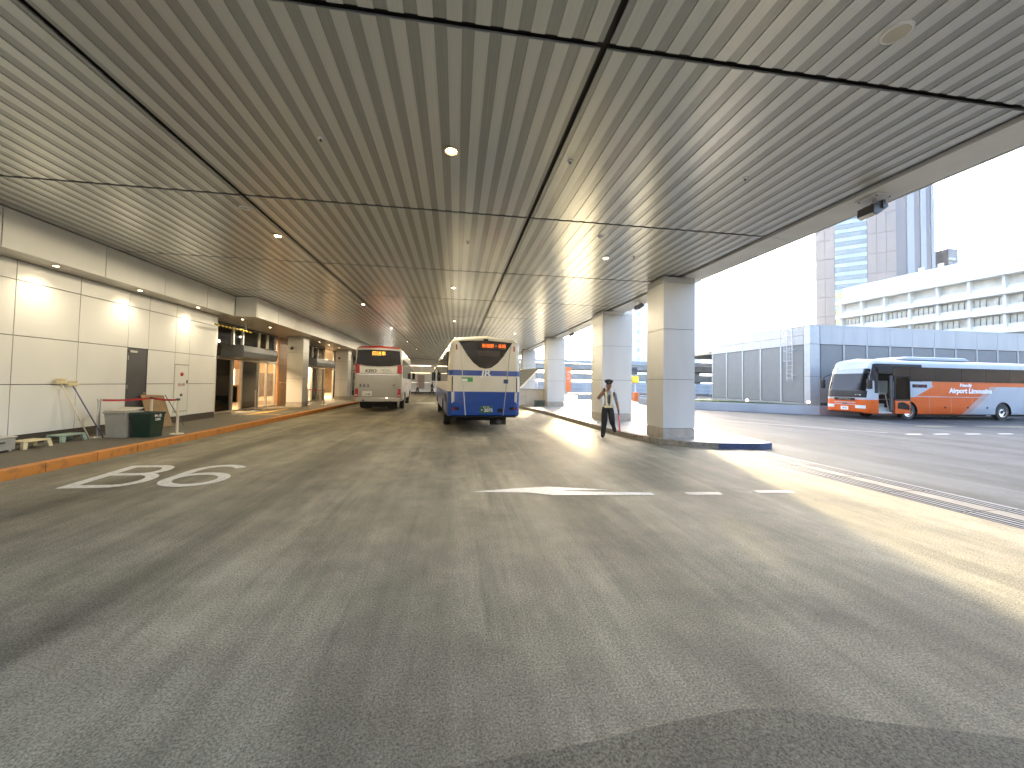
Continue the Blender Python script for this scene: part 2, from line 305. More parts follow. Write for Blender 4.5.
# ------------------------------------------------------------------ ceiling
ZC = 5.0; XG = [-9.13, -3.88, 1.37, 6.62]; GY = 3.96; Y0 = 3.50
ceil = tag(box('ceiling', (-9.3, -.5, ZC + .06, 6.75, 58, ZC + .1), 'recess'), kind='structure')
box('roof_slab', (-24, -.6, ZC + .12, 7.28, 62, ZC + 1.3), 'concrete_pale', ceil)
GAP = .035; NS = 20
bw = XG[1] - XG[0] - 2 * GAP; pitch = bw / NS; sw = pitch * .53
bk = MB().box(0, 0, ZC + .012, bw, GY - 2 * GAP, ZC + .03).mesh('backing', 'slat_backing')
sl = MB().add([(0, 0, ZC + .011), (0, 0, ZC + .003), (sw, 0, ZC + .003), (sw, 0, ZC + .011), (0, GY - 2 * GAP, ZC + .011), (0, GY - 2 * GAP, ZC + .003), (sw, GY - 2 * GAP, ZC + .003), (sw, GY - 2 * GAP, ZC + .011)],
              [(0, 1, 5, 4), (1, 2, 6, 5), (2, 3, 7, 6), (0, 3, 2, 1), (4, 5, 6, 7)]).mesh('slat', 'slat')
far = MB()
for row in range(-1, 14):
    y = Y0 + GY * row + GAP
    if y > 57: continue
    for bx in range(3):
        x = XG[bx] + GAP
        o = link('backing_panel', bk, ceil); o.location = (x, y, 0)
        for i in range(NS):
            xx = x + (i + .25) * pitch
            if -1 <= row <= 3:
                o = link('slat', sl, ceil); o.location = (xx, y, 0)
            else:
                y1 = y + GY - 2 * GAP
                far.add([(xx, y, ZC), (xx + sw, y, ZC), (xx + sw, y1, ZC), (xx, y1, ZC), (xx, y, ZC + .011), (xx + sw, y, ZC + .011), (xx + sw, y1, ZC + .011), (xx, y1, ZC + .011)], [(0, 3, 2, 1), (0, 1, 5, 4), (2, 3, 7, 6), (1, 2, 6, 5), (3, 0, 4, 7)])
tag(far.build('slat_field', 'slat', ceil), kind='stuff')
for i in range(15):
    y = -.5 + i * 3.96
    MB().add([(6.72, y, 4.99), (7.26, y, 4.93), (7.26, y + 3.945, 4.93), (6.72, y + 3.945, 4.99), (6.72, y, 5.08), (7.26, y, 5.08), (7.26, y + 3.945, 5.08), (6.72, y + 3.945, 5.08)], [(0, 3, 2, 1), (0, 1, 5, 4), (1, 2, 6, 5), (2, 3, 7, 6), (3, 0, 4, 7)]).build('edge_panel', 'edge_metal', ceil)
    box('fascia_panel', (7.285, y, 4.93, 7.33, y + 3.945, 6.32), 'edge_metal', ceil)
# end of the canopy: beam and white wall
ew = thing('end_wall', 'pale panelled wall closing the far end of the covered driveway', 'wall', (0, 58, 0))
for i in range(7):
    for j, (z0, z1) in enumerate(((.3, 1.6), (1.62, 3.0), (3.02, 4.05))): box('panel', (-9.2 + i * 2.02, 0, z0, -7.2 + i * 2.02, .2, z1), 'wall_panel', ew)
box('beam', (-9.3, -.5, 4.1, 6.6, .3, 5.0), 'fascia_panel', ew); box('plinth', (-9.3, -.05, 0, 5, .25, .28), 'skirting', ew)
box('poster', (-3.9, -.04, .7, -3.0, -.005, 2.7), 'sticker_white', ew); box('poster', (-5.6, -.04, .7, -4.6, -.005, 2.7), 'cloth_pale', ew)

# ------------------------------------------------------------------ white panelled wall with service door
WX = -9.5
wl = thing('terminal_wall', 'white panelled wall with a dark service door under warm downlights', 'wall', (WX, 0, 0))
box('backing', (-.5, -6, .15, -.03, 16.88, 4.98), 'joint', wl); box('skirting', (-.03, -6, .15, .0, 12.68, .36), 'skirting', wl); box('skirting', (-.03, 13.43, .15, 0, 16.88, .36), 'skirting', wl)
ye = [-5.5, -3.5, -1.0, 2.0, 4.0, 6.1, 8.0, 9.75, 11.2, 12.68, 13.43, 14.6, 15.3, 16.88]; zr = [.375, 1.49, 2.56, 3.77, 4.2]; G = .008
for a, b in zip(ye, ye[1:]):
    for z0, z1 in zip(zr, zr[1:]):
        if a == 12.68 and z1 < 2.6: continue
        if a == 14.6 and z1 < 2.6: continue
        box('panel', (-.03, a + G, z0 + G, .012, b - G, z1 - G), 'wall_panel', wl, .003)
box('panel', (-.03, 14.6 + G, 2.16, .012, 15.3 - G, 2.56 - G), 'wall_panel', wl, .003); box('panel', (-.03, 14.6 + G, .375, .012, 15.3 - G, .52), 'wall_panel', wl, .003)
for a in range(-6, 5): pass
box('return_panel', (-2.0, 16.885, .36, -.03, 16.93, 4.2), 'wall_panel', wl)
d = box('door', (-.03, 12.70, .17, .004, 13.41, 2.54), 'door_grey', wl)
box('handle', (.004, 13.28, 1.18, .05, 13.36, 1.24), 'steel', d); box('closer', (.004, 12.74, 2.42, .04, 13.0, 2.48), 'steel', d)
for z in (.5, 1.35, 2.2): box('hinge', (.004, 12.71, z, .012, 12.735, z + .12), 'steel', d)
box('door_frame', (-.03, 12.682, .16, .014, 12.698, 2.552), 'dark_steel', wl); box('door_frame', (-.03, 13.412, .16, .014, 13.428, 2.552), 'dark_steel', wl)
h = box('hydrant_door', (-.03, 14.62, .54, .018, 15.28, 2.14), 'wall_panel', wl, .004)
MB().cyl((.018, 14.95, 1.82), (.05, 14.95, 1.82), .07, .05, 14).build('alarm_lamp', 'red', h); MB().cyl((.018, 14.95, 1.1), (.035, 14.95, 1.1), .05, .05, 12).build('push_button', 'skirting', h); box('handle', (.018, 15.2, 1.5, .04, 15.24, 1.62), 'dark_steel', h)
lettering('sign_lettering', '消火栓', .12, 'lamp_red', h, (.02, 14.95, 1.45), (R(90), 0, R(90)), .001)
# upper fascia and soffit with downlights
fa = thing('fascia', 'pale grey panelled fascia band above the terminal wall and shop fronts', 'fascia', (0, 0, 0))
FX, FX2, SY = -8.8, -8.02, 16.75
fe = [-5.5, -2.5, .5, 3.5, 6.5, 8.75, 11.0, 13.0, 15.0, SY]
for a, b in zip(fe, fe[1:]): box('panel', (FX - .05, a + .012, 4.2, FX, b - .012, 4.985), 'fascia_panel', fa, .003)
box('backing', (-10.4, -6, 4.24, FX - .052, SY + .06, 4.99), 'joint', fa); box('soffit', (-9.52, -6, 4.203, FX - .052, SY, 4.238), 'soffit', fa)
box('panel', (FX + .002, SY, 4.2, FX2, SY + .05, 4.985), 'fascia_panel', fa, .003)
y = SY + .055
while y < 57:
    box('panel', (FX2 - .05, y + .012, 4.2, FX2, y + 1.9 - .012, 4.985), 'fascia_panel', fa, .003); y += 1.9
box('backing', (-14, SY + .062, 4.24, FX2 - .052, 57.4, 4.99), 'joint', fa); box('soffit', (-10.6, SY + .055, 4.203, FX2 - .052, 57.4, 4.238), 'soffit', fa)

# ------------------------------------------------------------------ downlights (lamps that are lit in the picture)
def downlight(x, y, z, label, group, lit=1, r=.07, watts=45, spot=95, bulbm='bulb'):
    t = thing('downlight', label, 'downlight', (x, y, z), 0, group)
    n = 20; mb = MB()
    for i in range(n):
        a, b = 2 * math.pi * i / n, 2 * math.pi * (i + 1) / n
        P_ = lambda q, rr, zz: (rr * math.cos(q), rr * math.sin(q), zz)
        mb.add([P_(a, r * 1.25, 0), P_(b, r * 1.25, 0), P_(b, r * 1.22, -.012), P_(a, r * 1.22, -.012), P_(b, r, -.012), P_(a, r, -.012), P_(b, r * .8, .04), P_(a, r * .8, .04)], [(0, 1, 2, 3), (3, 2, 4, 5), (5, 4, 6, 7)])
    mb.build('trim_ring', 'warm_glow_trim' if lit else 'white_paint', t, True)  # rings of lit lamps have the warm lamp glow painted into their colour
    MB().cyl((0, 0, .002), (0, 0, -.006), r * .8, r * .74, 18).build('bulb', bulbm if lit else 'grey_lid', t)
    if lit and watts:
        l = bpy.data.lights.new('lamp_light', 'SPOT'); l.energy = watts; l.spot_size = R(spot); l.spot_blend = .9 if spot < 150 else .08
        l.shadow_soft_size = .06; l.color = (1, .85, .60)
        o = link('lamp_light', l, t); o.location = (0, 0, -.03)
    return t
for i, y in enumerate((5.2, 7.7, 10.1, 12.47, 15.0)):
    downlight(-9.08, y, 4.2, ('warm wall-washing soffit downlight %s the grey service door on the white wall' % ('just short of', 'beyond')[i - 3]) if i > 2 else ('warm soffit downlight over the stools beside the white wall' if i == 2 else 'warm soffit downlight over the near end of the white wall, %s the stools' % ('well short of', 'just short of')[i]), 'wall washing downlights', 1, .06, 7.5, 135)
ORD = ('first', 'second', 'third', 'fourth', 'fifth', 'sixth', 'seventh', 'eighth', 'ninth', 'tenth')
for i, y in enumerate((17.6, 20.0, 24.4, 26.8, 28.8, 31.2, 34.0, 37.4, 41, 45)): downlight(-8.95, y, 4.2, ORD[i] + ' soffit downlight above the glass shop fronts counted from the white wall', 'shop front downlights', 1, .06, 14, 115)
downlight(-.14, 5.47, ZC, 'large bright round ceiling downlight above the middle of the driveway', None, 1, .085, 30, 178)
downlight(-4.13, 9.45, ZC, 'lit ceiling downlight beside the unlit one near the left ceiling seam', None, 1, .08, 34, 178)
downlight(-4.11, 8.01, ZC, 'unlit white ceiling downlight beside the left ceiling seam', None, 0, .08)
downlight(3.78, 9.47, ZC, 'yellowish ceiling downlight in front of the second pillar', None, 1, .08, 16, 178, 'bulb_dim')
for row, x, ys in (('middle row beyond the large bright one', -.16, (13.5, 20.9, 28.8, 36.8, 44.5)), ('left row above the red-roofed bus', -4.05, (17.3, 24.6, 32.6, 40, 48)), ('right row beside the far pillars', 3.8, (17.4, 25.2))):
    for i, y in enumerate(ys): downlight(x, y, ZC, ORD[i] + ' ceiling downlight of the ' + row, 'far ceiling downlights', 1, .075, 32, 178, 'bulb' if y < 30 else 'bulb_dim')
downlight(-4.07, 13.68, ZC, 'unlit ceiling downlight short of the far rows on the left', None, 0, .075)
sp = thing('ceiling_speaker', 'round beige ceiling speaker near the upper right canopy seam', 'speaker', (3.96, 2.92, ZC))
MB().cyl((0, 0, .01), (0, 0, -.014), .125, .115, 28).build('rim', 'white_paint', sp, False, .003); MB().cyl((0, 0, -.014), (0, 0, -.018), .10, .095, 24).build('grille', 'grey_lid', sp)
for x, y, lb in ((-1.9, 5.48, 'between the left seam and the big downlight'), (4.44, 5.39, 'nearest to the canopy edge floodlight'), (1.6, 5.42, 'just right of the middle ceiling seam'), (4.45, 9.25, 'beside the yellowish downlight'), (-6.9, 6.2, 'above the white wall'), (.2, 9.0, 'beyond the big downlight')):
    t = thing('sprinkler_head', 'tiny white ceiling sprinkler head ' + lb, 'sprinkler', (x, y, ZC), 0, 'ceiling sprinklers')
    MB().cyl((0, 0, 0), (0, 0, -.015), .04, .035, 14).build('escutcheon', 'white_paint', t); MB().cyl((0, 0, -.015), (0, 0, -.045), .012, .02, 8).build('nozzle', 'dark_steel', t)
smk = thing('smoke_detector', 'small white domed detector beside the yellowish ceiling downlight', 'detector', (3.1, 8.1, ZC)); MB().cyl((0, 0, 0), (0, 0, -.02), .06, .058, 18).build('base', 'white_paint', smk); MB().cyl((0, 0, -.02), (0, 0, -.045), .045, .03, 18).build('dome', 'white_paint', smk)

# ------------------------------------------------------------------ pillars by the island
def pillar(name, x0, y0, wd, zt, label, zs, group, zb=.15, base='pillar_base'):
    t = thing(name, label, 'pillar', (x0 + wd / 2, y0 + wd / 2, zb), 0, group); hw = wd / 2; g = .006
    box('core', (-hw + .03, -hw + .03, 0, hw - .03, hw - .03, zt - zb), 'joint', t)
    zz = [0] + [z - zb for z in zs] + [zt - zb]
    for i, (a, b) in enumerate(zip(zz, zz[1:])):
        m = base if i == 0 else 'pillar_panel'; e = 0 if i else .004; a += g if i else 0; b -= g
        box('panel', (-hw - e, -hw - e, a, hw + e, -hw + .028, b), m, t); box('panel', (-hw - e, hw - .028, a, hw + e, hw + e, b), m, t)
        box('panel', (-hw - e, -hw + .0285, a, -hw + .028, hw - .0285, b), m, t); box('panel', (hw - .028, -hw + .0285, a, hw + e, hw - .0285, b), m, t)
    return t
pillar('pillar', 6.06, 10.62, 1.0, 4.97, 'nearest pale panelled pillar at the tip of the traffic island', (.45, 1.9, 3.4, 4.80), 'pillars on the island')
pillar('pillar', 6.32, 16.1, 1.36, 4.97, 'second pale panelled pillar, directly behind the walking guard', (.45, 1.92, 3.42, 4.80), 'pillars on the island')
pillar('pillar', 6.32, 26.3, 1.24, 4.97, 'third pale pillar, with the dark crate at its foot', (.45, 1.92, 3.42, 4.80), 'pillars on the island')
pillar('pillar', 6.32, 36.4, 1.24, 4.97, 'farthest pale pillar beyond the slanting ribbed panel', (.45, 1.92, 3.42, 4.80), 'pillars on the island')
# floodlights on the canopy edge
def flood(y, label):
    t = thing('floodlight', label, 'floodlight', (6.98, y, 4.955), 0, 'canopy edge floodlights'); t.scale = (.85, .85, .85)
    box('mounting_plate', (-.2, -.22, -.02, .2, .22, .0), 'white_paint', t, .003)
    for a in (-.15, .15):
        for b in (-.17, .17): MB().cyl((a, b, -.02), (a, b, -.035), .014, .014, 8).build('bolt', 'dark_steel', t)
    MB().cyl((0, 0, -.02), (0, 0, -.12), .03, .03, 12).build('stem', 'steel', t)
    MB().box(-.03, -.17, -.14, .03, .17, -.11).box(-.03, -.19, -.26, .03, -.17, -.11).box(-.03, .17, -.26, .03, .19, -.11).build('bracket', 'dark_steel', t)
    prof = [(-.22, -.36), (-.20, -.20), (-.06, -.13), (.12, -.15), (.14, -.22), (-.12, -.40)]
    MB().prism([(a, -.16, b) for a, b in prof], (0, .32, 0), (0, 0, 0)).build('housing', 'dark_steel', t, bevel=.008)
    MB().prism([(-.215, -.14, -.352), (-.135, -.14, -.392), (.13, -.14, -.232), (.12, -.14, -.225)], (0, .28, 0), (-.004, 0, -.012)).build('lens', 'lamp_clear', t)
flood(5.52, 'black floodlight hanging from the canopy edge in front of the tower'); flood(13.95, 'floodlight on the canopy edge between the two nearest pillars'); flood(22.7, 'floodlight on the canopy edge beyond the second pillar')

# ------------------------------------------------------------------ glass entrances and shop front pillars
GX = -10.35
def storefront(y0, y1, label, boxy, posts):
    t = thing('glass_entrance', label, 'entrance', (GX, y0, .15)); n = len(posts)
    for p in posts: box('mullion', (-.06, p - .05, 0, .06, p + .05, 4.05), 'steel', t, .01)
    box('transom', (-.05, 0, 2.42, .055, y1 - y0, 2.54), 'steel', t); box('head', (-.06, 0, 3.98, .062, y1 - y0, 4.05), 'dark_steel', t)
    for a, b in zip(posts, posts[1:]):
        box('upper_pane', (-.012, a + .052, 2.545, 0, b - .052, 3.975), 'glass_clear', t)
        if (b - a) > 1.0: box('pane', (-.012, a + .052, .08, 0, b - .052, 2.415), 'glass_clear', t)
        box('bottom_rail', (-.03, a + .052, .0, .03, b - .052, .08), 'steel', t)
    b0, b1 = boxy[0] - y0, boxy[1] - y0
    prof = [(.065, 2.50), (.065, 3.06), (.90, 3.06), (.97, 3.02), (1.0, 2.78), (.97, 2.54), (.90, 2.50)]
    MB().prism([(a, b0, b) for a, b in prof], (0, b1 - b0, 0), (0, 0, 0)).build('canopy_box', 'canopy_grey', t, bevel=.01)
    return t
storefront(17.0, 24.0, 'glass entrance with dark box canopy next to the white wall', (18.6, 21.9), [.05, 1.3, 2.6, 3.4, 5.0, 5.9, 6.9])
storefront(25.4, 32.2, 'far glass entrance with grey box canopy between two white columns', (27.7, 31.6), [.05, 1.2, 2.4, 3.3, 4.2, 5.3, 6.7])
storefront(34.4, 56.5, 'distant run of glazed shop front behind the red-roofed bus', (38, 42), [.05, 2, 4, 6, 8, 10, 12, 14, 16, 18, 20, 22])
wp = thing('wood_wall', 'brown wood-panelled wall strip beside the first glass entrance', 'wall', (-10.3, 24.1, .15))
for i in range(3): box('panel', (-.08, .0 , .05 + i * 1.32, .08, 1.25, .05 + i * 1.32 + 1.3), 'wood', wp)
pillar('pillar', -9.62, 23.7, .85, 4.2, 'white panelled column left of the belt barrier at the shop front', (.4, 1.75, 3.25), 'shop front columns')
pillar('pillar', -9.72, 32.9, .98, 4.2, 'white panelled column just left of the red-roofed bus', (.4, 1.75, 3.25), 'shop front columns')
# warm interior behind the glass
it = thing('lobby_interior', 'warm lit lobby with brown walls seen through the glass entrances', 'lobby', (0, 0, .15))
box('floor', (-19, 17, 0.004, GX - .07, 56.4, .02), 'interior_floor', it); box('back_wall', (-19.2, 17, 0, -19, 56.4, 4.05), 'interior_wall', it); box('ceiling_panel', (-19, 16.95, 4.0, GX - .07, 56.4, 4.06), 'wall_panel', it)
box('end_wall', (-19, 56.45, 0, GX - .07, 56.6, 4.05), 'interior_wall', it); box('partition', (-14.5, 26.4, 0, -14.2, 29.0, 3.9), 'wood', it); box('partition', (-13.2, 31.5, 0, -13.0, 33.3, 3.9), 'wood', it); box('partition', (-19, 16.9, 0, -10.6, 16.98, 4.0), 'interior_dark', it)
box('counter', (-14.8, 24.0, 0, -14.2, 27.6, 1.05), 'interior_dark', it); box('shelf', (-17.5, 34, 0, -16.9, 40, 2.1), 'interior_dark', it); box('column', (-13.4, 36, 0, -12.8, 36.6, 3.95), 'wall_panel', it); box('kiosk', (-13.2, 22.6, 0, -12.7, 23.4, 1.7), 'interior_dark', it); box('notice_board', (-12.4, 23.7, 1.2, -12.35, 24.7, 2.1), 'sticker_white', it)
for x in (-12.2, -15.2, -17.6):
    for y in (19, 22.5, 26, 29.5, 33, 37, 42, 48):
        MB().cyl((x, y, 3.995), (x, y, 3.98), .14, .14, 12).build('ceiling_lamp', 'bulb_inner', it)
for x, y in ((-13.2, 20.8), (-15.5, 28), (-13, 36), (-14, 46)):
    l = bpy.data.lights.new('lobby_light', 'AREA'); l.energy = 200; l.size = 3; l.color = (1, .70, .38); o = link('lobby_light', l, it); o.location = (x, y, 3.9)
sb = thing('striped_bar', 'yellow and black striped height warning bar hanging at the wall end', 'warning bar', (-8.95, 15.75, 3.72))
MB().cyl((0, 0, 0), (.05, 2.5, 0), .035, .035, 10).build('bar', 'stripe_bar', sb)
for y in (.4, 2.1): MB().cyl((.02, y, .035), (.02, y, .48), .006, .006, 6).build('hanger', 'dark_steel', sb)
for x, y, z, lb in ((-9.35, 23.67, 3.55, 'white column beside the first entrance'), (-9.4, 32.87, 3.55, 'white column beside the red-roofed bus')):
    t = thing('dome_camera', 'small black dome camera on the ' + lb, 'camera', (x, y, z)); MB().ball((0, -.08, -.06), .085, 12, 8).build('dome', 'black', t, True); box('arm', (-.03, -.1, -.0, .03, .02, .05), 'dark_steel', t)

# ------------------------------------------------------------------ small things on the pavement
def post(x, y, label, m='steel', h=.98):
    t = thing('barrier_post', label, 'barrier post', (x, y, .15), 0, 'belt barrier posts')
    MB().cyl((0, 0, 0), (0, 0, .02), .16, .15, 24).build('base', m, t); MB().cyl((0, 0, .02), (0, 0, h - .06), .032, .032, 14).build('tube', m, t, False); MB().cyl((0, 0, h - .06), (0, 0, h), .042, .042, 14).build('belt_head', 'dark_steel' if m == 'cream_pole' else m, t)
    return t
def belt(p, q, label):
    p, q = Vector(p), Vector(q); n = 14; vs_ = []
    for i in range(n + 1):
        c = p.lerp(q, i / n); c.z -= .025 * math.sin(math.pi * i / n); vs_ += [(c.x, c.y, c.z - .025), (c.x, c.y, c.z + .025), (c.x + .004, c.y + .004, c.z + .025), (c.x + .004, c.y + .004, c.z - .025)]
    fs = [(4 * i + j, 4 * i + (j + 1) % 4, 4 * i + 4 + (j + 1) % 4, 4 * i + 4 + j) for i in range(n) for j in range(4)]
    return tag(MB().add(vs_, fs).build('barrier_belt', 'belt_red'), label, 'belt')
post(-9.0, 11.25, 'steel belt barrier post behind the grey bin'); post(-7.58, 11.86, 'cream belt barrier post standing free beside the kerb', 'cream_pole'); post(-8.78, 12.65, 'cream belt barrier post in front of the plywood board', 'cream_pole')
belt((-8.96, 11.29, 1.09), (-8.80, 12.61, 1.09), 'red belt from the steel post to the post by the plywood board'); belt((-8.75, 12.63, 1.09), (-7.62, 11.88, 1.09), 'red belt ending at the free-standing cream post')
post(-9.75, 20.6, 'slim steel barrier post in front of the first glass entrance'); post(-8.15, 25.5, 'steel barrier post before the far glass entrance'); post(-9.2, 24.6 + 1.2, 'steel barrier post against the white shop front column')
belt((-9.17, 25.8, 1.09), (-8.18, 25.52, 1.09), 'red belt stretched before the far glass entrance')
def bin_(x, y, rz, label, m, lidm, wd, hh, pap):
    t = thing('waste_bin', label, 'bin', (x, y, .15), rz); n = [(-1, -1), (1, -1), (1, 1), (-1, 1)]; a, b = wd * .42, wd * .5
    o = MB().add([(q[0] * a, q[1] * a, 0) for q in n] + [(q[0] * b, q[1] * b, hh) for q in n] + [(q[0] * b * .93, q[1] * b * .93, hh) for q in n] + [(q[0] * a * .93, q[1] * a * .93, .03) for q in n],
                 [(3, 2, 1, 0), (0, 1, 5, 4), (1, 2, 6, 5), (2, 3, 7, 6), (3, 0, 4, 7), (4, 5, 9, 8), (5, 6, 10, 9), (6, 7, 11, 10), (7, 4, 8, 11), (8, 9, 13, 12), (9, 10, 14, 13), (10, 11, 15, 14), (11, 8, 12, 15), (12, 13, 14, 15)]).build('body', m, t, bevel=.025)
    MB().box(-b - .015, -b - .015, hh - .05, b + .015, -b + .005, hh).box(-b - .015, b - .005, hh - .05, b + .015, b + .015, hh).box(-b - .015, -b + .006, hh - .05, -b + .005, b - .006, hh).box(b - .005, -b + .006, hh - .05, b + .015, b - .006, hh).build('rim', m, t, bevel=.008)
    return t, b
t, b = bin_(-8.50, 11.35, R(-4), 'square grey plastic bin with a pale open lid', 'grey_plastic', 'grey_lid', .52, .66, 0)
MB().prism([(-b, -b, .66), (b, -b, .66), (b, b * .2, .66), (-b, b * .2, .66)], (0, 0, .035), (0, 0, .002)).build('lid', 'grey_lid', t, bevel=.012)
o = MB().prism([(-b, b * .2, .66), (b, b * .2, .66), (b, b, .72), (-b, b, .72)], (0, 0, .025), (0, 0, .005)).build('lid_flap', 'grey_lid', t)
lettering('lettering', 'びん', .12, 'door_grey', t, (b * .99 - .008, -.05, .52), (R(86), 0, R(90)), .001)
t, b = bin_(-7.95, 11.36, R(-2), 'dark green plastic bin with a white sticker beside the grey one', 'green_plastic', 'green_plastic', .48, .64, 1)
st_ = link('sticker', None, t); bpy.data.objects.remove(st_)
MB().prism([(b * .975, -.09, .40), (b * .975, .10, .40), (b * 1.0, .10, .62), (b * 1.0, -.09, .62)], (.006, 0, 0), (-.012, 0, 0)).build('sticker', 'green_plastic', t)
lettering('sticker_lettering', '缶類', .11, 'sticker_white', t, (b * .985 + .002, 0, .55), (R(84), 0, R(90)), .002, 0, .004); lettering('sticker_lettering', 'CAN', .075, 'sticker_white', t, (b * .97 + .002, 0, .45), (R(84), 0, R(90)), .002, 0, .004)
def stool(x, y, rz, label, m, ln=.62, wd=.36, hh=.17):
    t = thing('step_stool', label, 'step stool', (x, y, .15), rz, 'plastic step stools'); a, b = ln / 2, wd / 2
    box('top', (-b, -a, hh - .035, b, a, hh), m, t, .012)
    for i in range(6): box('grip_rib', (-b + .03, -a + .06 + i * (ln - .12) / 5 - .012, hh, b - .03, -a + .06 + i * (ln - .12) / 5 + .012, hh + .005), m, t)
    for sx in (-1, 1):
        for sy in (-1, 1): MB().add([(sx * (b + .02), sy * (a + .02), 0), (sx * (b - .04), sy * (a + .02), 0), (sx * (b - .04), sy * (a - .05), 0), (sx * (b + .02), sy * (a - .05), 0), (sx * b, sy * a, hh - .036), (sx * (b - .07), sy * a, hh - .036), (sx * (b - .07), sy * (a - .08), hh - .036), (sx * b, sy * (a - .08), hh - .036)], [(0, 1, 2, 3), (4, 7, 6, 5), (0, 4, 5, 1), (1, 5, 6, 2), (2, 6, 7, 3), (3, 7, 4, 0)]).build('leg', m, t)
stool(-9.0, 9.66, R(-6), 'low cream plastic step stool next to the grey box', 'cream_plastic', .5); stool(-9.14, 10.62, R(-5), 'low mint green plastic step stool under the leaning brushes', 'mint_plastic', .52)
t = thing('storage_box', 'grey plastic storage box with clip handles at the picture edge', 'box', (-9.08, 8.98, .15), R(-4))
box('tub', (-.2, -.3, .03, .2, .3, .27), 'grey_plastic', t, .02); box('lid', (-.215, -.315, .272, .215, .315, .31), 'grey_lid', t, .012); box('handle', (.2, -.1, .18, .225, .1, .21), 'dark_steel', t)
for q in (-.25, .25): MB().ball((.15, q, .02), .022, 8, 6).build('caster', 'white_paint', t)
# leaning brushes
def brush(bot, top, m, label, headm):
    t = thing('floor_brush', label, 'brush', bot); d = Vector(top) - Vector(bot)
    MB().cyl((0, 0, 0), d, .014, .014, 10).build('pole', m, t, True)
    mb = MB().box(d.x - .03, d.y - .13, d.z - .02, d.x + .03, d.y + .13, d.z + .04); mb.build('head', headm, t, bevel=.01)
    b_ = MB()
    for i in range(10): b_.cyl((d.x, d.y - .11 + i * .024, d.z + .04), (d.x + .0, d.y - .11 + i * .024, d.z + .11), .011, .014, 6)
    b_.build('bristles', 'cream_plastic', t)
brush((-8.92, 10.95, .15), (-9.40, 10.72, 1.52), 'cream_pole', 'white-handled floor brush leaning head-up on the white wall', 'cream_plastic'); brush((-8.78, 11.14, .15), (-9.36, 10.96, 1.47), 'blue_pole', 'blue-handled floor brush leaning on the white wall', 'cream_plastic')
t = thing('plywood_board', 'brown plywood board leaning behind the belt barrier near the door', 'board', (-9.0, 13.35, .15), R(-8))
MB().add([(-.05, -.28, .02), (.1, .34, .02), (-.26, .36, .98), (-.40, -.26, 1.02), (-.075, -.27, .02), (.075, .35, .02), (-.285, .37, .98), (-.425, -.25, 1.02)], [(0, 1, 2, 3), (7, 6, 5, 4), (0, 4, 5, 1), (1, 5, 6, 2), (2, 6, 7, 3), (3, 7, 4, 0)]).build('sheet', 'plywood', t)
MB().cyl((.3, .5, .02), (-.22, .36, 1.0), .012, .012, 8).build('prop', 'dark_steel', t)

# ------------------------------------------------------------------ buses
def bus_body(name, mats, parent, L, W, Hh, z0, rr, rf, rake, cuts, roof_r=.32, crown=.06):
    prof = [(-1, 0), (-1, .12), (-1, .3), (-1, .5), (-.995, .68)]      # half profile in (x/halfwidth, z fraction)
    hw = W / 2; zt = Hh; pts = [(-hw + .03, z0), (-hw, z0 + .06), (-hw, z0 + .5), (-hw, z0 + 1.0), (-hw, 1.7), (-hw + .015, 2.2), (-hw + .06, zt - roof_r)]
    for i in range(1, 7): a = R(180 - 90 * i / 6); pts.append((-hw + .06 + roof_r + roof_r * math.cos(a), zt - roof_r + (roof_r - crown) * math.sin(a)))
    pts.append((0, zt)); pts = pts + [(-x, z) for x, z in pts[-2::-1]]
    N = len(pts); vs_ = []; st = []
    ns = 6
    for i in range(ns + 1): st.append((rr * (1 - math.cos(R(90 * i / ns))), rr * (1 - math.sin(R(90 * i / ns))), 0))
    for q in (.1, .3, .5, .7, .9): st.append((L * q, 0, q))
    for i in range(ns + 1): st.append((L - rf * (1 - math.sin(R(90 * i / ns))), rf * (1 - math.cos(R(90 * i / ns))), 1))
    for (yy, ins, k_) in st:
        for x, z in pts:
            sx = (hw - ins) / hw; zz = z
            if z > zt - .5: zz = z - ins * .8 * (z - (zt - .5)) / .5
            if z < z0 + .2: zz = z + ins * .3
            f = yy / L; y = yy - rake(z) * max(0, (f - .8) / .2); y += .05 * max(0, (1.2 - z)) * 0
            vs_.append((x * sx, y - L / 2, zz))
    S = len(st); fs = [(s * N + i, s * N + (i + 1) % N, (s + 1) * N + (i + 1) % N, (s + 1) * N + i) for s in range(S - 1) for i in range(N)]
    fs += [tuple(range(N))[::-1], tuple((S - 1) * N + i for i in range(N))]
    o = MB().add(vs_, fs).build(name, mats, None)
    bm = bmesh.new(); bm.from_mesh(o.data); bmesh.ops.recalc_face_normals(bm, faces=bm.faces); bm.to_mesh(o.data); bm.free()
    cut = MB()
    cs = []
    for c in cuts:
        cm = MB(); c(cm); co = cm.build('cutter', 'bus_black'); cs.append(co)
        m = o.modifiers.new('cut', 'BOOLEAN'); m.object = co; m.operation = 'DIFFERENCE'; m.solver = 'EXACT'
    bpy.context.view_layer.update()
    me = bpy.data.meshes.new_from_object(o.evaluated_get(bpy.context.evaluated_depsgraph_get())); o.modifiers.clear(); o.data = me
    for co in cs: bpy.data.objects.remove(co)
    if len(me.materials) < 2: me.materials.append(M['bus_black'])
    hwc = W / 2 - .012
    for p in me.polygons:                                         # inner faces of the cut-outs are dark
        c = p.center
        if any(t_(c, p.normal) for t_ in inner): p.material_index = 1
    smooth_auto(o, 32); o.parent = parent; return o
inner = []
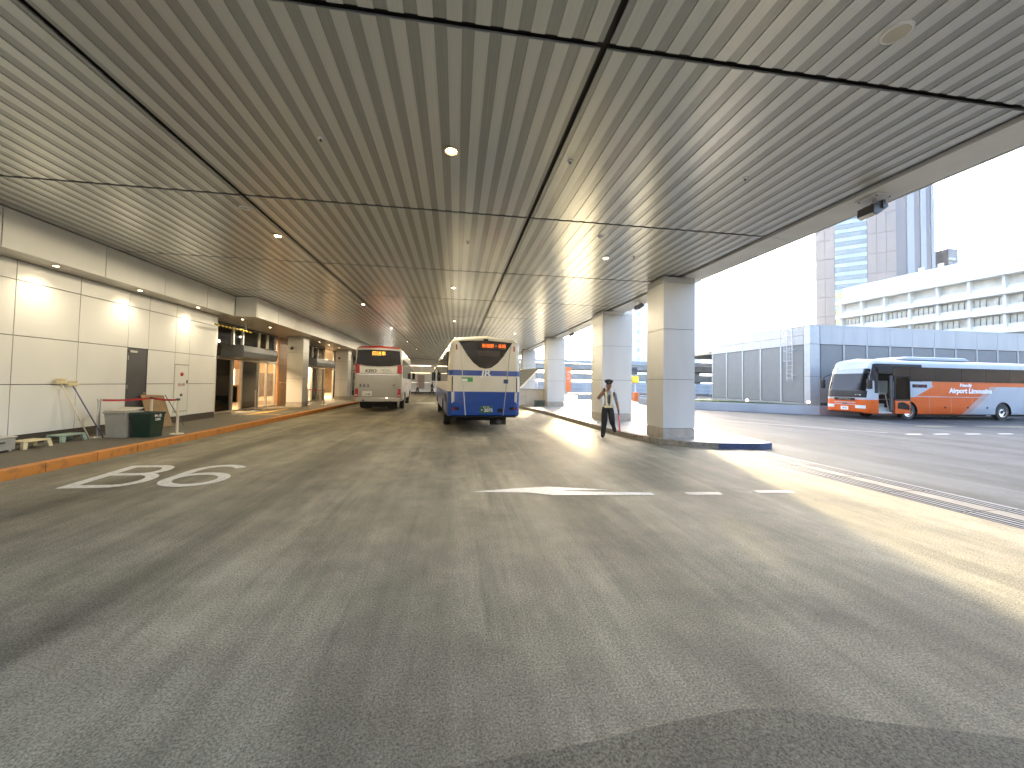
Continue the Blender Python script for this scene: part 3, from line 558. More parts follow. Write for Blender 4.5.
def wheel(parent, x, y, r, side, rimm='chrome'):
    t = link('wheel', None, parent); t.location = (x, y, r)
    mb = MB(); s = side; n = 28
    prof = [(-.14, r * .55), (-.14, r * .93), (-.11, r), (.10, r), (.13, r * .94), (.14, r * .62)]
    for (a, ra), (b, rb) in zip(prof, prof[1:]): mb.cyl((a * s, 0, 0), (b * s, 0, 0), ra, rb, n, False)
    mb.build('tyre', 'rubber', t, True)
    mb = MB(); prof = [(.14, r * .62), (.135, r * .56), (.06, r * .50), (.03, r * .32), (.09, r * .26), (.10, r * .18), (.10, .001)]
    for (a, ra), (b, rb) in zip(prof, prof[1:]): mb.cyl((a * s, 0, 0), (b * s, 0, 0), ra, rb, n, False)
    rim = mb.build('rim', rimm, t, True)
    for i in range(8):
        a = 2 * math.pi * i / 8; MB().cyl((.05 * s, math.cos(a) * r * .40, math.sin(a) * r * .40), (.075 * s, math.cos(a) * r * .40, math.sin(a) * r * .40), .02, .016, 6).build('wheel_nut', 'dark_steel', rim)
def arch(y, r): return lambda cm: cm.cyl((-3, y, .48), (3, y, .48), r, r, 28)
def flatpoly(pts, y, dy): return [(x, y, z) for x, z in pts], (0, dy, 0), (0, 0, 0)
def mirror(parent, x, y, z, side):
    t = link('wing_mirror', None, parent); t.location = (x, y, z)
    MB().cyl((0, -.05, .55), (.16 * side, .25, .35), .025, .025, 8).cyl((.16 * side, .25, .35), (.2 * side, .28, .1), .022, .022, 8).build('arm', 'bus_black', t)
    MB().box(.1 * side, .2, -.32, .34 * side, .32, .22).build('housing', 'bus_black', t, bevel=.04); MB().box(.12 * side, .195, -.29, .32 * side, .199, .19).build('glass', 'bus_glass', t)

# --- the blue and cream coach
W, Lb, Hb = 2.5, 11.9, 3.33
k = NT('livery_blue', .28); k.b.inputs['Coat Weight'].default_value = .4
low = k.lt(k.z, 1.40); strp = k.mul(k.gt(k.z, 1.94), k.lt(k.z, 2.12))
c = k.mix(k.math('MAXIMUM', low, strp), (.72, .68, .57), (.006, .06, .32)); c = k.mix(k.gt(k.z, 3.3), c, (.5, .5, .48))
k.color(k.mix(1, c, k.rng(k.noise(2, 5), .3, .7, .93, 1.04), 'MULTIPLY'))
inner[:] = [lambda c, n: abs(c.x) < W / 2 - .02 and c.z < 1.05 and abs(c.y) < 5.2 and abs(n.z) < .99 and abs(n.x) < .9 and c.z > .3]
ang = R(4.7); rl = Vector((-.27, 13.0)); fwd = Vector((-math.sin(ang), math.cos(ang))); rt = Vector((math.cos(ang), math.sin(ang))); c0 = rl + rt * W / 2 + fwd * Lb / 2
b1 = thing('coach', 'cream and blue coach seen from behind beside the traffic island', 'bus', (c0.x, c0.y, 0), ang)
bus_body('body', ['livery_blue'], b1, Lb, W, Hb, .56, .20, .35, lambda z: max(0, (z - 1.1)) * .12, [arch(-2.9, .62), arch(3.3, .62)], .34, .09)
yb = -Lb / 2
rw = MB().prism([(-.93, yb, 3.10), (-.62, yb, 2.62), (-.42, yb, 2.38), (-.2, yb, 2.22), (0, yb, 2.18), (.2, yb, 2.22), (.42, yb, 2.38), (.62, yb, 2.62), (.93, yb, 3.10), (0, yb, 3.15)], (0, -.012, 0), (0, .004, 0)).build('rear_window', 'bus_glass', b1)
box('destination_panel', (-.16, yb - .018, 2.85, .72, yb - .0085, 3.07), 'led_panel', rw); lettering('destination_text', '新宿駅・長岡', .145, 'led_orange', rw, (.28, yb - .022, 2.955), (R(90), 0, 0), .002, 0, .001, .95)
box('curtain', (-.26, yb - .0105, 2.62, .50, yb - .0085, 2.80), 'interior_dark', rw)
for x in (-.99, .99): box('marker_lamp', (x - .02, yb + .0, 2.80, x + .02, yb - .02, 2.98), 'lamp_red', b1)
box('camera_pod', (-.08, yb - .03, 3.12, .08, yb + .06, 3.2), 'bus_black', b1, .01)
lettering('operator_logo', 'JR', .30, 'sticker_white', b1, (.02, yb - .004, 2.03), (R(90), 0, 0), .004, .1, .010, 1.25)
for s in (-1, 1):
    MB().prism([(s * .86, yb, 3.05), (s * .885, yb, 3.05), (s * .66, yb, .6), (s * .635, yb, .6)], (0, -.006, 0), (0, .001, 0)).build('body_seam', 'grey_plastic' if s > 0 else 'lamp_clear', b1)
    MB().prism([(s * 1.04, yb, 1.39), (s * 1.13, yb, 1.39), (s * 1.12, yb, 1.0), (s * 1.03, yb, 1.08)], (0, -.012, 0), (0, .004, 0)).build('tail_lamp', 'lamp_clear', b1)
    o = box('reflector', (s * .86 - .0, yb - .012, .79, s * 1.10, yb - .0, .87), 'bus_black', b1); box('red_lens', (s * 1.02, yb - .016, .80, s * 1.09, yb - .0125, .86), 'lamp_red', o)
    box('grille_slot', (s * 1.09, yb - .006, 1.36, s * 1.12, yb + .02, 1.9), 'bus_black', b1)
pl = box('number_plate', (-.17, yb - .02, .67, .27, yb + .0, .92), 'plate_green', b1, .006); lettering('plate_number', '・2075', .15, 'sticker_white', pl, (.05, yb - .022, .77), (R(90), 0, 0), .002, 0, .004); lettering('plate_region', '足立 200', .06, 'sticker_white', pl, (.05, yb - .022, .88), (R(90), 0, 0), .002)
box('intake', (.45, yb - .008, .70, .62, yb + .02, .83), 'bus_black', b1); box('bumper_lip', (-1.1, yb - .03, .53, 1.1, yb + .1, .57), 'bus_black', b1, .01)
o = box('sticker', (-.80, yb - .006, 1.73, -.42, yb, 1.88), 'sticker_green', b1); box('sticker_band', (-.79, yb - .009, 1.74, -.60, yb - .0065, 1.83), 'sticker_white', o)
box('emblem', (.64, yb - .006, 1.69, .80, yb, 1.83), 'sticker_blue', b1)
for s in (-1, 1):
    box('engine_louver', (s * (W / 2 - .01), -5.3, 1.0, s * (W / 2 + .006), -4.0, 1.3), 'bus_black', b1)
    for i in range(8): box('side_window', (s * (W / 2 - .06), -5.4 + i * 1.22, 1.75, s * (W / 2 + .004), -4.23 + i * 1.22, 2.78), 'bus_glass', b1)
    for y in (-2.9, 3.3): wheel(b1, s * (W / 2 - .17), y, .50, s)
box('windscreen', (-1.1, Lb / 2 - .12, 1.1, 1.1, Lb / 2 - .03, 1.3), 'bus_glass', b1); box('roof_unit', (-.7, -1.5, Hb - .02, .7, 2.5, Hb + .16), 'white_paint', b1, .06); box('roof_unit', (-.55, -4.4, Hb - .02, .1, -3.6, Hb + .05), 'dark_steel', b1, .03)
box('underbody', (-.9, -5.2, .36, .9, -3.7, .62), 'bus_black', b1); box('underbody', (-1.0, -2.0, .28, 1.0, 2.5, .6), 'bus_black', b1); MB().cyl((.6, -5.6, .33), (.6, -5.1, .33), .07, .07, 12).build('exhaust_pipe', 'dark_steel', b1); box('mud_flap', (.35, -5.0, .18, .95, -4.97, .5), 'rubber', b1)
for s in (-1, 1): mirror(b1, s * 1.2, 5.7, 2.1, s)

# --- the white and red coach
W2, L2, H2 = 2.5, 11.7, 3.66
k = NT('livery_red', .3); k.b.inputs['Coat Weight'].default_value = .4
c = k.mix(k.mul(k.gt(k.z, 3.5), k.lt(k.y, -3.5)), (.43, .42, .39), (.42, .015, .018)); c = k.mix(k.mul(k.mul(k.lt(k.y, -5.55), k.gt(k.math('ABSOLUTE', k.x), .98)), k.mul(k.gt(k.z, 2.13), k.lt(k.z, 2.62))), c, (.36, .012, .016))
k.color(k.mix(1, c, k.rng(k.noise(1.6, 5), .3, .7, .90, 1.04), 'MULTIPLY'))
a2 = R(4.0); rl = Vector((-5.46, 21.8)); fwd = Vector((-math.sin(a2), math.cos(a2))); rt = Vector((math.cos(a2), math.sin(a2))); c0 = rl + rt * W2 / 2 + fwd * L2 / 2
b2 = thing('coach', 'white coach with red roof seen from behind, parked along the kerb', 'bus', (c0.x, c0.y, 0), a2)
bus_body('body', ['livery_red'], b2, L2, W2, H2, .60, .16, .35, lambda z: max(0, (z - 1.1)) * .12, [arch(-2.7, .62), arch(3.4, .62)], .26, .07)
yb = -L2 / 2
rw = MB().prism([(-1.17, yb, 2.62), (-1.1, yb, 3.37), (-.5, yb, 3.41), (.5, yb, 3.41), (1.1, yb, 3.37), (1.17, yb, 2.62), (.6, yb, 2.52), (0, yb, 2.5), (-.6, yb, 2.52)], (0, -.012, 0), (0, .004, 0)).build('rear_window', 'bus_glass', b2)
lettering('destination_text', '回送車', .24, 'led_yellow', rw, (0, yb - .016, 3.2), (R(90), 0, 0), .002, 0, .001, 1.0)
o = MB().prism([(-.96, yb, 2.13), (.96, yb, 2.13), (.98, yb, 2.50), (.6, yb, 2.46), (0, yb, 2.44), (-.6, yb, 2.46), (-.98, yb, 2.50)], (0, -.008, 0), (0, .002, 0)).build('logo_panel', 'plate_white', b2)
lettering('operator_name', 'KEIO', .24, 'logo_dark', o, (-.42, yb - .009, 2.24), (R(90), 0, 0), .003, .3, .006, 1.1); lettering('operator_text', 'Highway Bus', .10, 'door_grey', o, (.38, yb - .009, 2.32), (R(90), 0, 0), .003); lettering('operator_text', 'KEIO DENTETSU', .07, 'door_grey', o, (.48, yb - .009, 2.20), (R(90), 0, 0), .003)
for s in (-1, 1):
    MB().prism([(s * 1.0, yb, 2.13), (s * 1.18, yb, 2.1), (s * 1.18, yb, 2.6), (s * 1.0, yb, 2.54)], (0, -.014, 0), (0, .004, 0)).build('high_lamp', 'lamp_red', b2)
    t_ = box('tail_lamp', (s * 1.02, yb - .014, .82, s * 1.19, yb + .004, 1.28), 'lamp_red', b2); box('clear_lens', (s * 1.05, yb - .018, .88, s * 1.16, yb - .0145, .96), 'lamp_clear', t_)
box('chrome_strip', (-1.1, yb - .012, 2.04, 1.1, yb, 2.075), 'chrome', b2); box('panel_seam', (-1.0, yb - .002, .80, 1.0, yb, .81), 'door_grey', b2)
lettering('fleet_number', '5 0 3', .22, 'logo_dark', b2, (-.72, yb - .004, 1.43), (R(90), 0, 0), .004, 0, .008, 1.1); lettering('fleet_text', 'K-511', .09, 'door_grey', b2, (.85, yb - .004, 1.35), (R(90), 0, 0), .003); box('vent', (.78, yb - .006, 1.46, .88, yb, 1.52), 'bus_black', b2)
pl = box('number_plate', (-.82, yb - .018, .88, -.32, yb + 0, 1.14), 'plate_white', b2, .006); lettering('plate_number', '11-50', .13, 'plate_green', pl, (-.55, yb - .02, .98), (R(90), 0, 0), .002, 0, .003)
box('bumper', (-1.16, yb - .05, .58, 1.16, yb + .12, .80), 'livery_red', b2, .03); box('bumper_light', (-.8, yb - .056, .62, -.7, yb - .048, .68), 'bus_black', b2); box('bumper_notch', (.35, yb - .056, .52, .75, yb - .02, .60), 'bus_black', b2)
box('side_lamp', (-1.255, yb + .12, 1.75, -1.245, yb + .2, 1.95), 'bus_black', b2)
for s in (-1, 1):
    for i in range(8): box('side_window', (s * (W2 / 2 - .08), -5.2 + i * 1.25, 1.9, s * (W2 / 2 + .004), -4.0 + i * 1.25, 2.95), 'bus_glass', b2)
    for y in (-2.7, 3.4): wheel(b2, s * (W2 / 2 - .17), y, .50, s)
    mirror(b2, s * 1.22, 5.6, 2.2, s)
o = MB().cyl((W2 / 2 - .004, -1.2, 1.35), (W2 / 2 + .006, -1.2, 1.35), .32, .32, 20).build('side_emblem', 'belt_red', b2); MB().cyl((W2 / 2 + .006, -1.2, 1.35), (W2 / 2 + .009, -1.2, 1.35), .2, .2, 20).build('emblem_centre', 'sticker_white', o)
box('underbody', (-1.0, -5.3, .25, 1.0, -3.6, .7), 'bus_black', b2); box('underbody', (-1.0, -1.9, .28, 1.0, 2.6, .7), 'bus_black', b2)
for s in (-.7, .7): box('mud_flap', (s - .3, -4.9, .16, s + .3, -4.86, .6), 'rubber', b2)

# --- the orange and white airport coach (front to the left)
W3, L3, H3 = 2.5, 12.6, 3.52
XF = 22.75; YS = 18.5
k = NT('livery_orange', .3, 0, .3); k.b.inputs['Coat Weight'].default_value = .1
# local y runs to the bus front; near side is local x = +W/2 after the turn; u = distance from the front
u = k.math('SUBTRACT', L3 / 2, k.y); white = (.37, .385, .40); org = (.57, .092, .008)
dg = k.math('SUBTRACT', u, k.mul(k.math('SUBTRACT', k.z, .35), 1.28))       # diagonal coordinate: constant along the slanted edges
dA = k.add(u, k.mul(k.math('SUBTRACT', k.z, 1.2), -2.0))
side = k.lt(u, 100)
c = k.mix(k.lt(u, .9), white, org)
band = k.mul(k.gt(k.add(u, k.mul(k.math('SUBTRACT', k.z, 1.33), -2.0)), 3.25), k.lt(dg, 6.45)); band = k.math('MAXIMUM', band, k.mul(k.lt(k.z, 1.30), k.lt(dg, 6.45)))
b2_ = k.mul(k.gt(dg, 6.45), k.lt(dg, 6.95)); b3_ = k.mul(k.gt(dg, 6.95), k.lt(dg, 7.45))
c = k.mix(band, white, org); c = k.mix(b2_, c, (.44, .27, .22)); c = k.mix(b3_, c, (.38, .37, .37))
c = k.mix(k.mul(k.gt(k.z, 1.98), k.gt(u, 4.4)), c, org); c = k.mix(k.mul(k.gt(k.z, 1.325), k.lt(k.z, 1.36)), c, white)
c = k.mix(k.gt(k.z, 2.3), c, white)
fr = k.lt(u, .75); c = k.mix(k.mul(fr, k.gt(k.z, 1.12)), c, white); c = k.mix(k.mul(fr, k.lt(k.z, 1.12)), c, org)
for z in (.80, .92): c = k.mix(k.mul(k.mul(k.lt(u, .4), k.lt(k.math('ABSOLUTE', k.x), .62)), k.mul(k.gt(k.z, z), k.lt(k.z, z + .045))), c, white)
k.color(k.mix(1, c, k.rng(k.noise(1.5, 5), .3, .7, .95, 1.03), 'MULTIPLY'))
# bus faces -X: rotate +90 deg about Z -> local +Y = world -X, local +X = world +Y ; near side (world -Y) is local x = -W/2
b3 = thing('coach', 'orange and white airport coach with open door on the outer road', 'bus', (XF + L3 / 2, YS + W3 / 2, 0), R(90))
def loc_y(d): return L3 / 2 - d                         # d = distance behind the front
fw, rw_ = 2.78, 9.45
door_cut = lambda cm: cm.box(-W3 / 2 - .3, loc_y(1.72), .36, -W3 / 2 + .75, loc_y(.78), 2.62)
cab_cut = lambda cm: cm.prism([(0, loc_y(.30), 1.52), (0, loc_y(.50), 2.84), (0, loc_y(2.6), 2.84), (0, loc_y(2.6), 1.12), (0, loc_y(.40), 1.12)], (2.24, 0, 0), (-1.12, 0, 0))
ws_cut = lambda cm: cm.prism([(0, loc_y(-.4), 1.36), (0, loc_y(-.1), 2.86), (0, loc_y(.8), 2.83), (0, loc_y(.8), 1.36)], (2.08, 0, 0), (-1.04, 0, 0))
inner[:] = [lambda c, n: abs(c.x) < W3 / 2 - .02 and c.z < 1.1 and abs(abs(c.y - (loc_y(fw) + loc_y(rw_)) / 2) - (rw_ - fw) / 2) < .66 and abs(n.x) < .9 and c.z > .32 and abs(n.z) < .98,
            lambda c, n: abs(c.x) < W3 / 2 - .03 and loc_y(2.62) < c.y < loc_y(.36) and 0.36 <= c.z < 2.86 and (abs(n.x) > .5 or abs(n.y) > .5 or abs(n.z) > .9) and not (c.y > loc_y(.45) and n.y > .3)]
bus_body('body', ['livery_orange'], b3, L3, W3, H3, .34, .18, .38, lambda z: max(0, z - 1.15) ** 1.3 * .20, [arch(loc_y(fw), .60), arch(loc_y(rw_), .60), cab_cut, ws_cut, door_cut], .34, .10)
ry = lambda z: loc_y(max(0, z - 1.15) ** 1.3 * .20)
# windscreen with surround
def scr(z, x, o=0): return (x, ry(z) - .38 * (1 - math.cos(math.asin(min(1, max(0, (abs(x) - (W3 / 2 - .38)) / .38))))) + o, z)
def strip(z0, z1, xs, off, th, m, name, nz=6, parent=b3):
    vs_ = []; xs_ = [xs[0] + (xs[1] - xs[0]) * i / 14 for i in range(15)]
    for j in range(nz + 1):
        for x in xs_: vs_.append(scr(z0 + (z1 - z0) * j / nz, x, off))
    n1 = len(vs_); vs_ += [(x, y - th, z) for x, y, z in vs_]
    fs = []
    for j in range(nz):
        for i in range(14): a = j * 15 + i; fs += [(a, a + 1, a + 16, a + 15), (n1 + a, n1 + a + 15, n1 + a + 16, n1 + a + 1)]
    return MB().add(vs_, fs).build(name, m, parent, True)
strip(1.62, 2.86, (-1.1, 1.1), .012, .006, 'glass_bus', 'windscreen'); strip(1.24, 1.62, (-1.14, 1.14), .014, .01, 'bus_black', 'dash_panel'); strip(2.62, 2.90, (-1.06, 1.06), .016, .004, 'glass_tint', 'sun_strip', 2)
for s in (-1, 1): pass
box('dashboard', (-1.0, loc_y(1.0), 1.36, 1.0, loc_y(.62), 1.62), 'dark_steel', b3); box('sun_visor', (.1, loc_y(.85), 2.3, .9, loc_y(.83), 2.65), 'mint_plastic', b3)
for x in (-.5, .35):
    s_ = link('seat', None, b3); s_.location = (x, loc_y(1.75), 1.12); box('cushion', (-.25, -.25, .3, .25, .25, .42), 'grey_plastic', s_, .04); box('backrest', (-.25, -.32, .42, .25, -.2, 1.1), 'grey_plastic', s_, .04)
MB().cyl((.45, loc_y(1.12), 1.72), (.45, loc_y(1.08), 1.75), .22, .22, 18).build('steering_wheel', 'bus_black', b3)
box('interior_floor', (-1.1, loc_y(2.58), 1.125, 1.1, loc_y(.45), 1.14), 'dark_steel', b3)
for i in range(3): box('door_step', (-W3 / 2 + .03 + .2 * i, loc_y(1.70), .362, -W3 / 2 + .74, loc_y(.80), .46 + .22 * i), 'grey_plastic', b3)
MB().cyl((-W3 / 2 + .12, loc_y(1.6), .46), (-W3 / 2 + .3, loc_y(1.6), 1.5), .02, .02, 8).build('grab_rail', 'tan', b3); MB().cyl((-W3 / 2 + .45, loc_y(.9), .7), (-W3 / 2 + .45, loc_y(.9), 2.0), .025, .025, 8).build('grab_rail', 'tan', b3)
dl = link('door', None, b3); dl.location = (-W3 / 2 - .07, loc_y(1.74), .36)                     # plug door slid back along the side
box('frame', (-.05, -1.0, .0, .0, .0, .72), 'livery_door' if 'livery_door' in M else mat('livery_door', (.57, .092, .008), .25, 0, .03), dl, .03); box('glazing', (-.045, -.97, .82, -.005, -.03, 2.08), 'glass_tint', dl); MB().box(-.05, -1.0, .74, .0, -.03 - .0, .815).box(-.05, -1.0, 2.085, .0, -.03, 2.16).box(-.05, -1.0, .816, .0, -.971, 2.084).box(-.05, -.029, .74, 0, .03, 2.16).build('glazing_frame', 'bus_black', dl)
MB().prism([(-.052, -.92, .22), (-.052, -.12, .3), (-.052, -.18, .62), (-.052, -.5, .66), (-.052, -.9, .5)], (-.004, 0, 0), (0, 0, 0)).build('lower_pane', 'bus_glass', dl)
box('door_panel', (-W3 / 2 - .03, loc_y(1.72), .5, -W3 / 2 + .05, loc_y(1.55), 2.5), 'dark_steel', b3, .01)
xs = -W3 / 2
wn = [(.35, .76), (1.76, 2.9), (2.92, 4.6), (4.62, 6.45), (6.47, 8.2), (8.22, 9.95), (9.97, 11.6)]
for i, (a, b) in enumerate(wn):
    for s in (-1, 1):
        if i == 0: continue
        box('side_window', (s * (W3 / 2 - .10), loc_y(b), 2.22, s * (W3 / 2 + .004), loc_y(a), 3.02), 'bus_glass', b3)
box('front_quarter', (xs - .004, loc_y(.76), 1.5, xs + .1, loc_y(.52), 2.9), 'bus_black', b3); box('over_door', (xs - .004, loc_y(1.75), 2.64, xs + .1, loc_y(.62), 3.02), 'bus_black', b3)
box('destination_window', (xs - .005, loc_y(4.05), 1.86, xs + .02, loc_y(3.05), 2.04), 'bus_black', b3, .004)
for a in (3.3, 3.75): box('indicator', (xs - .008, loc_y(a + .12), 1.91, xs - .0055, loc_y(a), 1.98), 'lamp_red', b3)
lettering('side_lettering', 'Airport Limousine', .40, 'sticker_white', b3, (xs - .004, loc_y(7.1), 1.70), (R(90), 0, R(-90)), .005, .12, .014, 1.02); lettering('side_lettering', 'Friendly', .26, 'sticker_white', b3, (xs - .004, loc_y(6.75), 2.03), (R(90), 0, R(-90)), .005, .12, .008)
for a in (5.2, 6.8, 8.2): MB().prism([(xs - .006, loc_y(a), .78), (xs - .006, loc_y(a + .16), .78), (xs - .006, loc_y(a + .12), .68), (xs - .006, loc_y(a + .04), .68)], (.01, 0, 0), (0, 0, 0)).build('luggage_latch', 'bus_black', b3)
for i in range(4): box('panel_seam', (xs - .0025, loc_y(4.2 + i * 1.5 + .012), .40, xs + .01, loc_y(4.2 + i * 1.5), 1.3), 'grey_plastic', b3)
for i in range(9): box('engine_louver', (xs - .008, loc_y(12.2), .62 + i * .075, xs + .01, loc_y(11.0), .66 + i * .075), 'sticker_blue', b3)
for a in (fw, rw_):
    for s in (-1, 1): wheel(b3, s * (W3 / 2 - .17), loc_y(a), .50, s)
MB().prism([(0, -2.6, 0), (0, -2.2, .20), (0, 1.9, .20), (0, 2.7, 0)], (1.7, 0, 0), (-.85, loc_y(5.2), H3 - .06)).build('roof_unit', 'coach_white', b3, bevel=.05)
for s in (-1, 1):
    h_ = strip(.62, .80, ((.62, 1.12) if s > 0 else (-1.12, -.62)), .014, .012, 'lamp_clear', 'headlight', 3); mirror(b3, s * 1.16, L3 / 2 - .3, 2.05, s)
strip(1.06, 1.2, (-.6, .6), .02, .012, 'bus_black', 'grille', 2); lettering('front_lettering', 'LIMOUSINE', .11, 'chrome', b3, (0, L3 / 2 + .022, 1.13), (R(90), 0, R(180)), .003, 0, .003, 1.3); lettering('fleet_number', '3-445', .13, 'sticker_white', b3, (-.75, L3 / 2 - .02, 1.36), (R(90), 0, R(180)), .003, 0, .003)
pl = box('number_plate', (-.22, L3 / 2 - .0, .50, .22, L3 / 2 + .02, .70), 'plate_white', b3, .005); lettering('plate_number', '18-22', .12, 'plate_green', pl, (0, L3 / 2 + .022, .6), (R(90), 0, R(180)), .002, 0, .003); box('bumper_slot', (-.14, L3 / 2 - .01, .84, .14, L3 / 2 + .006, .90), 'bus_black', b3)
box('underbody', (-1.0, loc_y(8.6), .22, 1.0, loc_y(3.6), .55), 'bus_black', b3); box('underbody', (-1.0, loc_y(12), .22, 1.0, loc_y(10.3), .55), 'bus_black', b3)

# ------------------------------------------------------------------ people
def figure(name, loc, rz, joints, bones, label, zones, scale=1.0, sub=2):
    """joints: name -> (x, y, z, radius); one continuous skinned body"""
    keys = list(joints); me = bpy.data.meshes.new('body'); me.from_pydata([joints[q][:3] for q in keys], [(keys.index(a), keys.index(b)) for a, b in bones], [])
    o = link('body', me); md = o.modifiers.new('skin', 'SKIN'); md.use_smooth_shade = True; md.branch_smoothing = .4
    for i, q in enumerate(keys):
        r = joints[q][3]; g_ = 1.42 if q.startswith('head') else 1.0 if q[-1].isdigit() or q in ('rt_', 'lth', 'nose') else 1.55 if q in ('rhip', 'rk', 'ra', 'lhip', 'lk', 'la') else 1.35; r = tuple(v * g_ for v in r) if isinstance(r, tuple) else r * g_; me.skin_vertices[0].data[i].radius = (r, r) if not isinstance(r, tuple) else r; me.skin_vertices[0].data[i].use_root = (q == 'pelvis')
    s_ = o.modifiers.new('sub', 'SUBSURF'); s_.levels = sub; s_.render_levels = sub
    bpy.context.view_layer.update(); nm = bpy.data.meshes.new_from_object(o.evaluated_get(bpy.context.evaluated_depsgraph_get())); o.modifiers.clear(); o.data = nm
    nm.materials.clear(); mats = []
    for m_, _ in zones:
        if m_ not in mats: mats.append(m_); nm.materials.append(M[m_])
    for p in nm.polygons:
        p.use_smooth = True
        for m_, f in zones:
            if f(p.center): p.material_index = mats.index(m_); break
    t = thing(name, label, 'person', loc, rz); t.scale = (scale,) * 3; o.parent = t
    return t, o
J = dict(pelvis=(0, 0, .96, (.15, .11)), waist=(.01, .0, 1.10, (.145, .10)), chest=(.02, -.01, 1.32, (.17, .115)), upper=(.02, -.01, 1.43, (.13, .09)), neck=(.02, -.02, 1.53, .052), head0=(.02, -.05, 1.60, (.07, .085)), head1=(.02, -.05, 1.70, (.078, .092)), head2=(.02, -.04, 1.77, (.06, .07)),
         nose=(.02, -.155, 1.655, .012),
         rs=(-.175, 0, 1.44, .06), re=(-.33, -.06, 1.24, .043), rw=(-.20, -.20, 1.46, .031), rh=(-.165, -.215, 1.53, .034), rt_=(-.13, -.19, 1.52, .012),
         ls=(.215, 0, 1.43, .06), le=(.28, .04, 1.17, .042), lw=(.325, -.04, .94, .030), lh=(.33, -.06, .86, .034),
         lf1=(.315, -.085, .80, .012), lf2=(.33, -.09, .79, .012), lf3=(.345, -.085, .795, .012), lf4=(.355, -.07, .80, .011), lth=(.30, -.085, .86, .012),
         rf1=(-.17, -.20, 1.60, .011), rf2=(-.15, -.215, 1.61, .011), rf3=(-.135, -.225, 1.60, .011), rf4=(-.12, -.23, 1.58, .010),
         rhip=(-.09, 0, .90, .095), rk=(-.115, -.06, .50, .066), ra=(-.15, -.02, .10, .05), rheel=(-.15, .05, .055, .05), rtoe=(-.18, -.20, .04, .05),
         lhip=(.10, 0, .90, .095), lk=(.13, -.10, .50, .062), la=(.23, .26, .30, .045), lheel=(.235, .33, .29, .042), ltoe=(.27, .20, .13, .04))
Bn = [('pelvis', 'waist'), ('waist', 'chest'), ('chest', 'upper'), ('upper', 'neck'), ('neck', 'head0'), ('head0', 'head1'), ('head1', 'head2'), ('head0', 'nose'), ('upper', 'rs'), ('rs', 're'), ('re', 'rw'), ('rw', 'rh'), ('rh', 'rt_'), ('upper', 'ls'), ('ls', 'le'), ('le', 'lw'), ('lw', 'lh'),
      ('lh', 'lf1'), ('lh', 'lf2'), ('lh', 'lf3'), ('lh', 'lf4'), ('lh', 'lth'), ('rh', 'rf1'), ('rh', 'rf2'), ('rh', 'rf3'), ('rh', 'rf4'),
      ('pelvis', 'rhip'), ('rhip', 'rk'), ('rk', 'ra'), ('ra', 'rheel'), ('ra', 'rtoe'), ('pelvis', 'lhip'), ('lhip', 'lk'), ('lk', 'la'), ('la', 'lheel'), ('la', 'ltoe')]
def arm_skin(c): return (c.x < -.10 and c.y < -.085 and c.z > 1.2) or (c.x > .24 and c.z < 1.16 and c.z > .7) or (c.x < -.29 and c.z < 1.30)
zones = [('cap', lambda c: (c.z < .09 and c.x < .1) or (c.x > .12 and c.y > .1 and c.z < .24) or (c.x > .2 and c.z < .2)), ('trousers', lambda c: c.z < 1.0 and not (c.x > .235 and c.y < .1 and c.z > .7)), ('skin', arm_skin), ('shirt', lambda c: c.z < 1.50), ('hair', lambda c: c.z > 1.66 and c.y > -.04), ('skin', lambda c: True)]
guard, gbody = figure('person', (4.93, 12.05, 0), R(-16), J, Bn, 'guard in cap and reflective harness walking off the island, hand raised to the face', zones, 1.0)
# cap
mb = MB(); n = 20; cx, cy_ = .02, -.045
rings = [(1.725, .100, .112), (1.765, .104, .116), (1.805, .140, .150), (1.84, .146, .156), (1.872, .10, .11), (1.882, .01, .01)]
vs_ = [(cx + a * math.cos(2 * math.pi * i / n), cy_ + b * math.sin(2 * math.pi * i / n), z + .012 * math.sin(2 * math.pi * i / n) * -1) for z, a, b in rings for i in range(n)]
mb.add(vs_, [(j * n + i, j * n + (i + 1) % n, (j + 1) * n + (i + 1) % n, (j + 1) * n + i) for j in range(len(rings) - 1) for i in range(n)]); cap = mb.build('peaked_cap', 'cap', guard, True)
MB().prism([(cx + .1 * math.cos(R(a)), cy_ + (.105 if a in (180, 360) else .185) * math.sin(R(a)) , 1.735 - .02 * abs(math.sin(R(a)))) for a in range(180, 361, 15)], (0, 0, .008), (0, 0, 0)).build('peak', 'black', cap)
MB().cyl((cx, cy_, 1.742), (cx, cy_, 1.762), .104, .106, 20, False).build('cap_band', 'sticker_white', cap); MB().ball((cx, cy_ - .118, 1.79), .016, 8, 6).build('badge', 'yellow', cap)
# reflective harness: two straps and a belt, front and back
bm = bmesh.new(); bm.from_mesh(gbody.data); deps = None
from mathutils.bvhtree import BVHTree
tree = BVHTree.FromBMesh(bm); bm.free()
def strap(pts, wd, name, m, sgn=-1):
    vs_ = []; fs = []; P_ = []
    for x, z in pts:
        h_ = tree.ray_cast(Vector((x, sgn * .6, z)), Vector((0, -sgn, 0))); P_.append(Vector((x, (h_[0].y if h_[0] else sgn * .1) + sgn * .008, z)))
    n = len(P_)
    for i, p in enumerate(P_):
        t = (P_[min(i + 1, n - 1)] - P_[max(i - 1, 0)]).normalized(); s = Vector((t.z, 0, -t.x)) * wd / 2; q = Vector((0, -sgn * .006, 0)); vs_ += [p + s, p - s, p - s + q, p + s + q]
    for i in range(n - 1): fs += [(4 * i + j, 4 * i + (j + 1) % 4, 4 * i + 4 + (j + 1) % 4, 4 * i + 4 + j) for j in range(4)]
    MB().add(vs_, fs).build(name, m, guard)
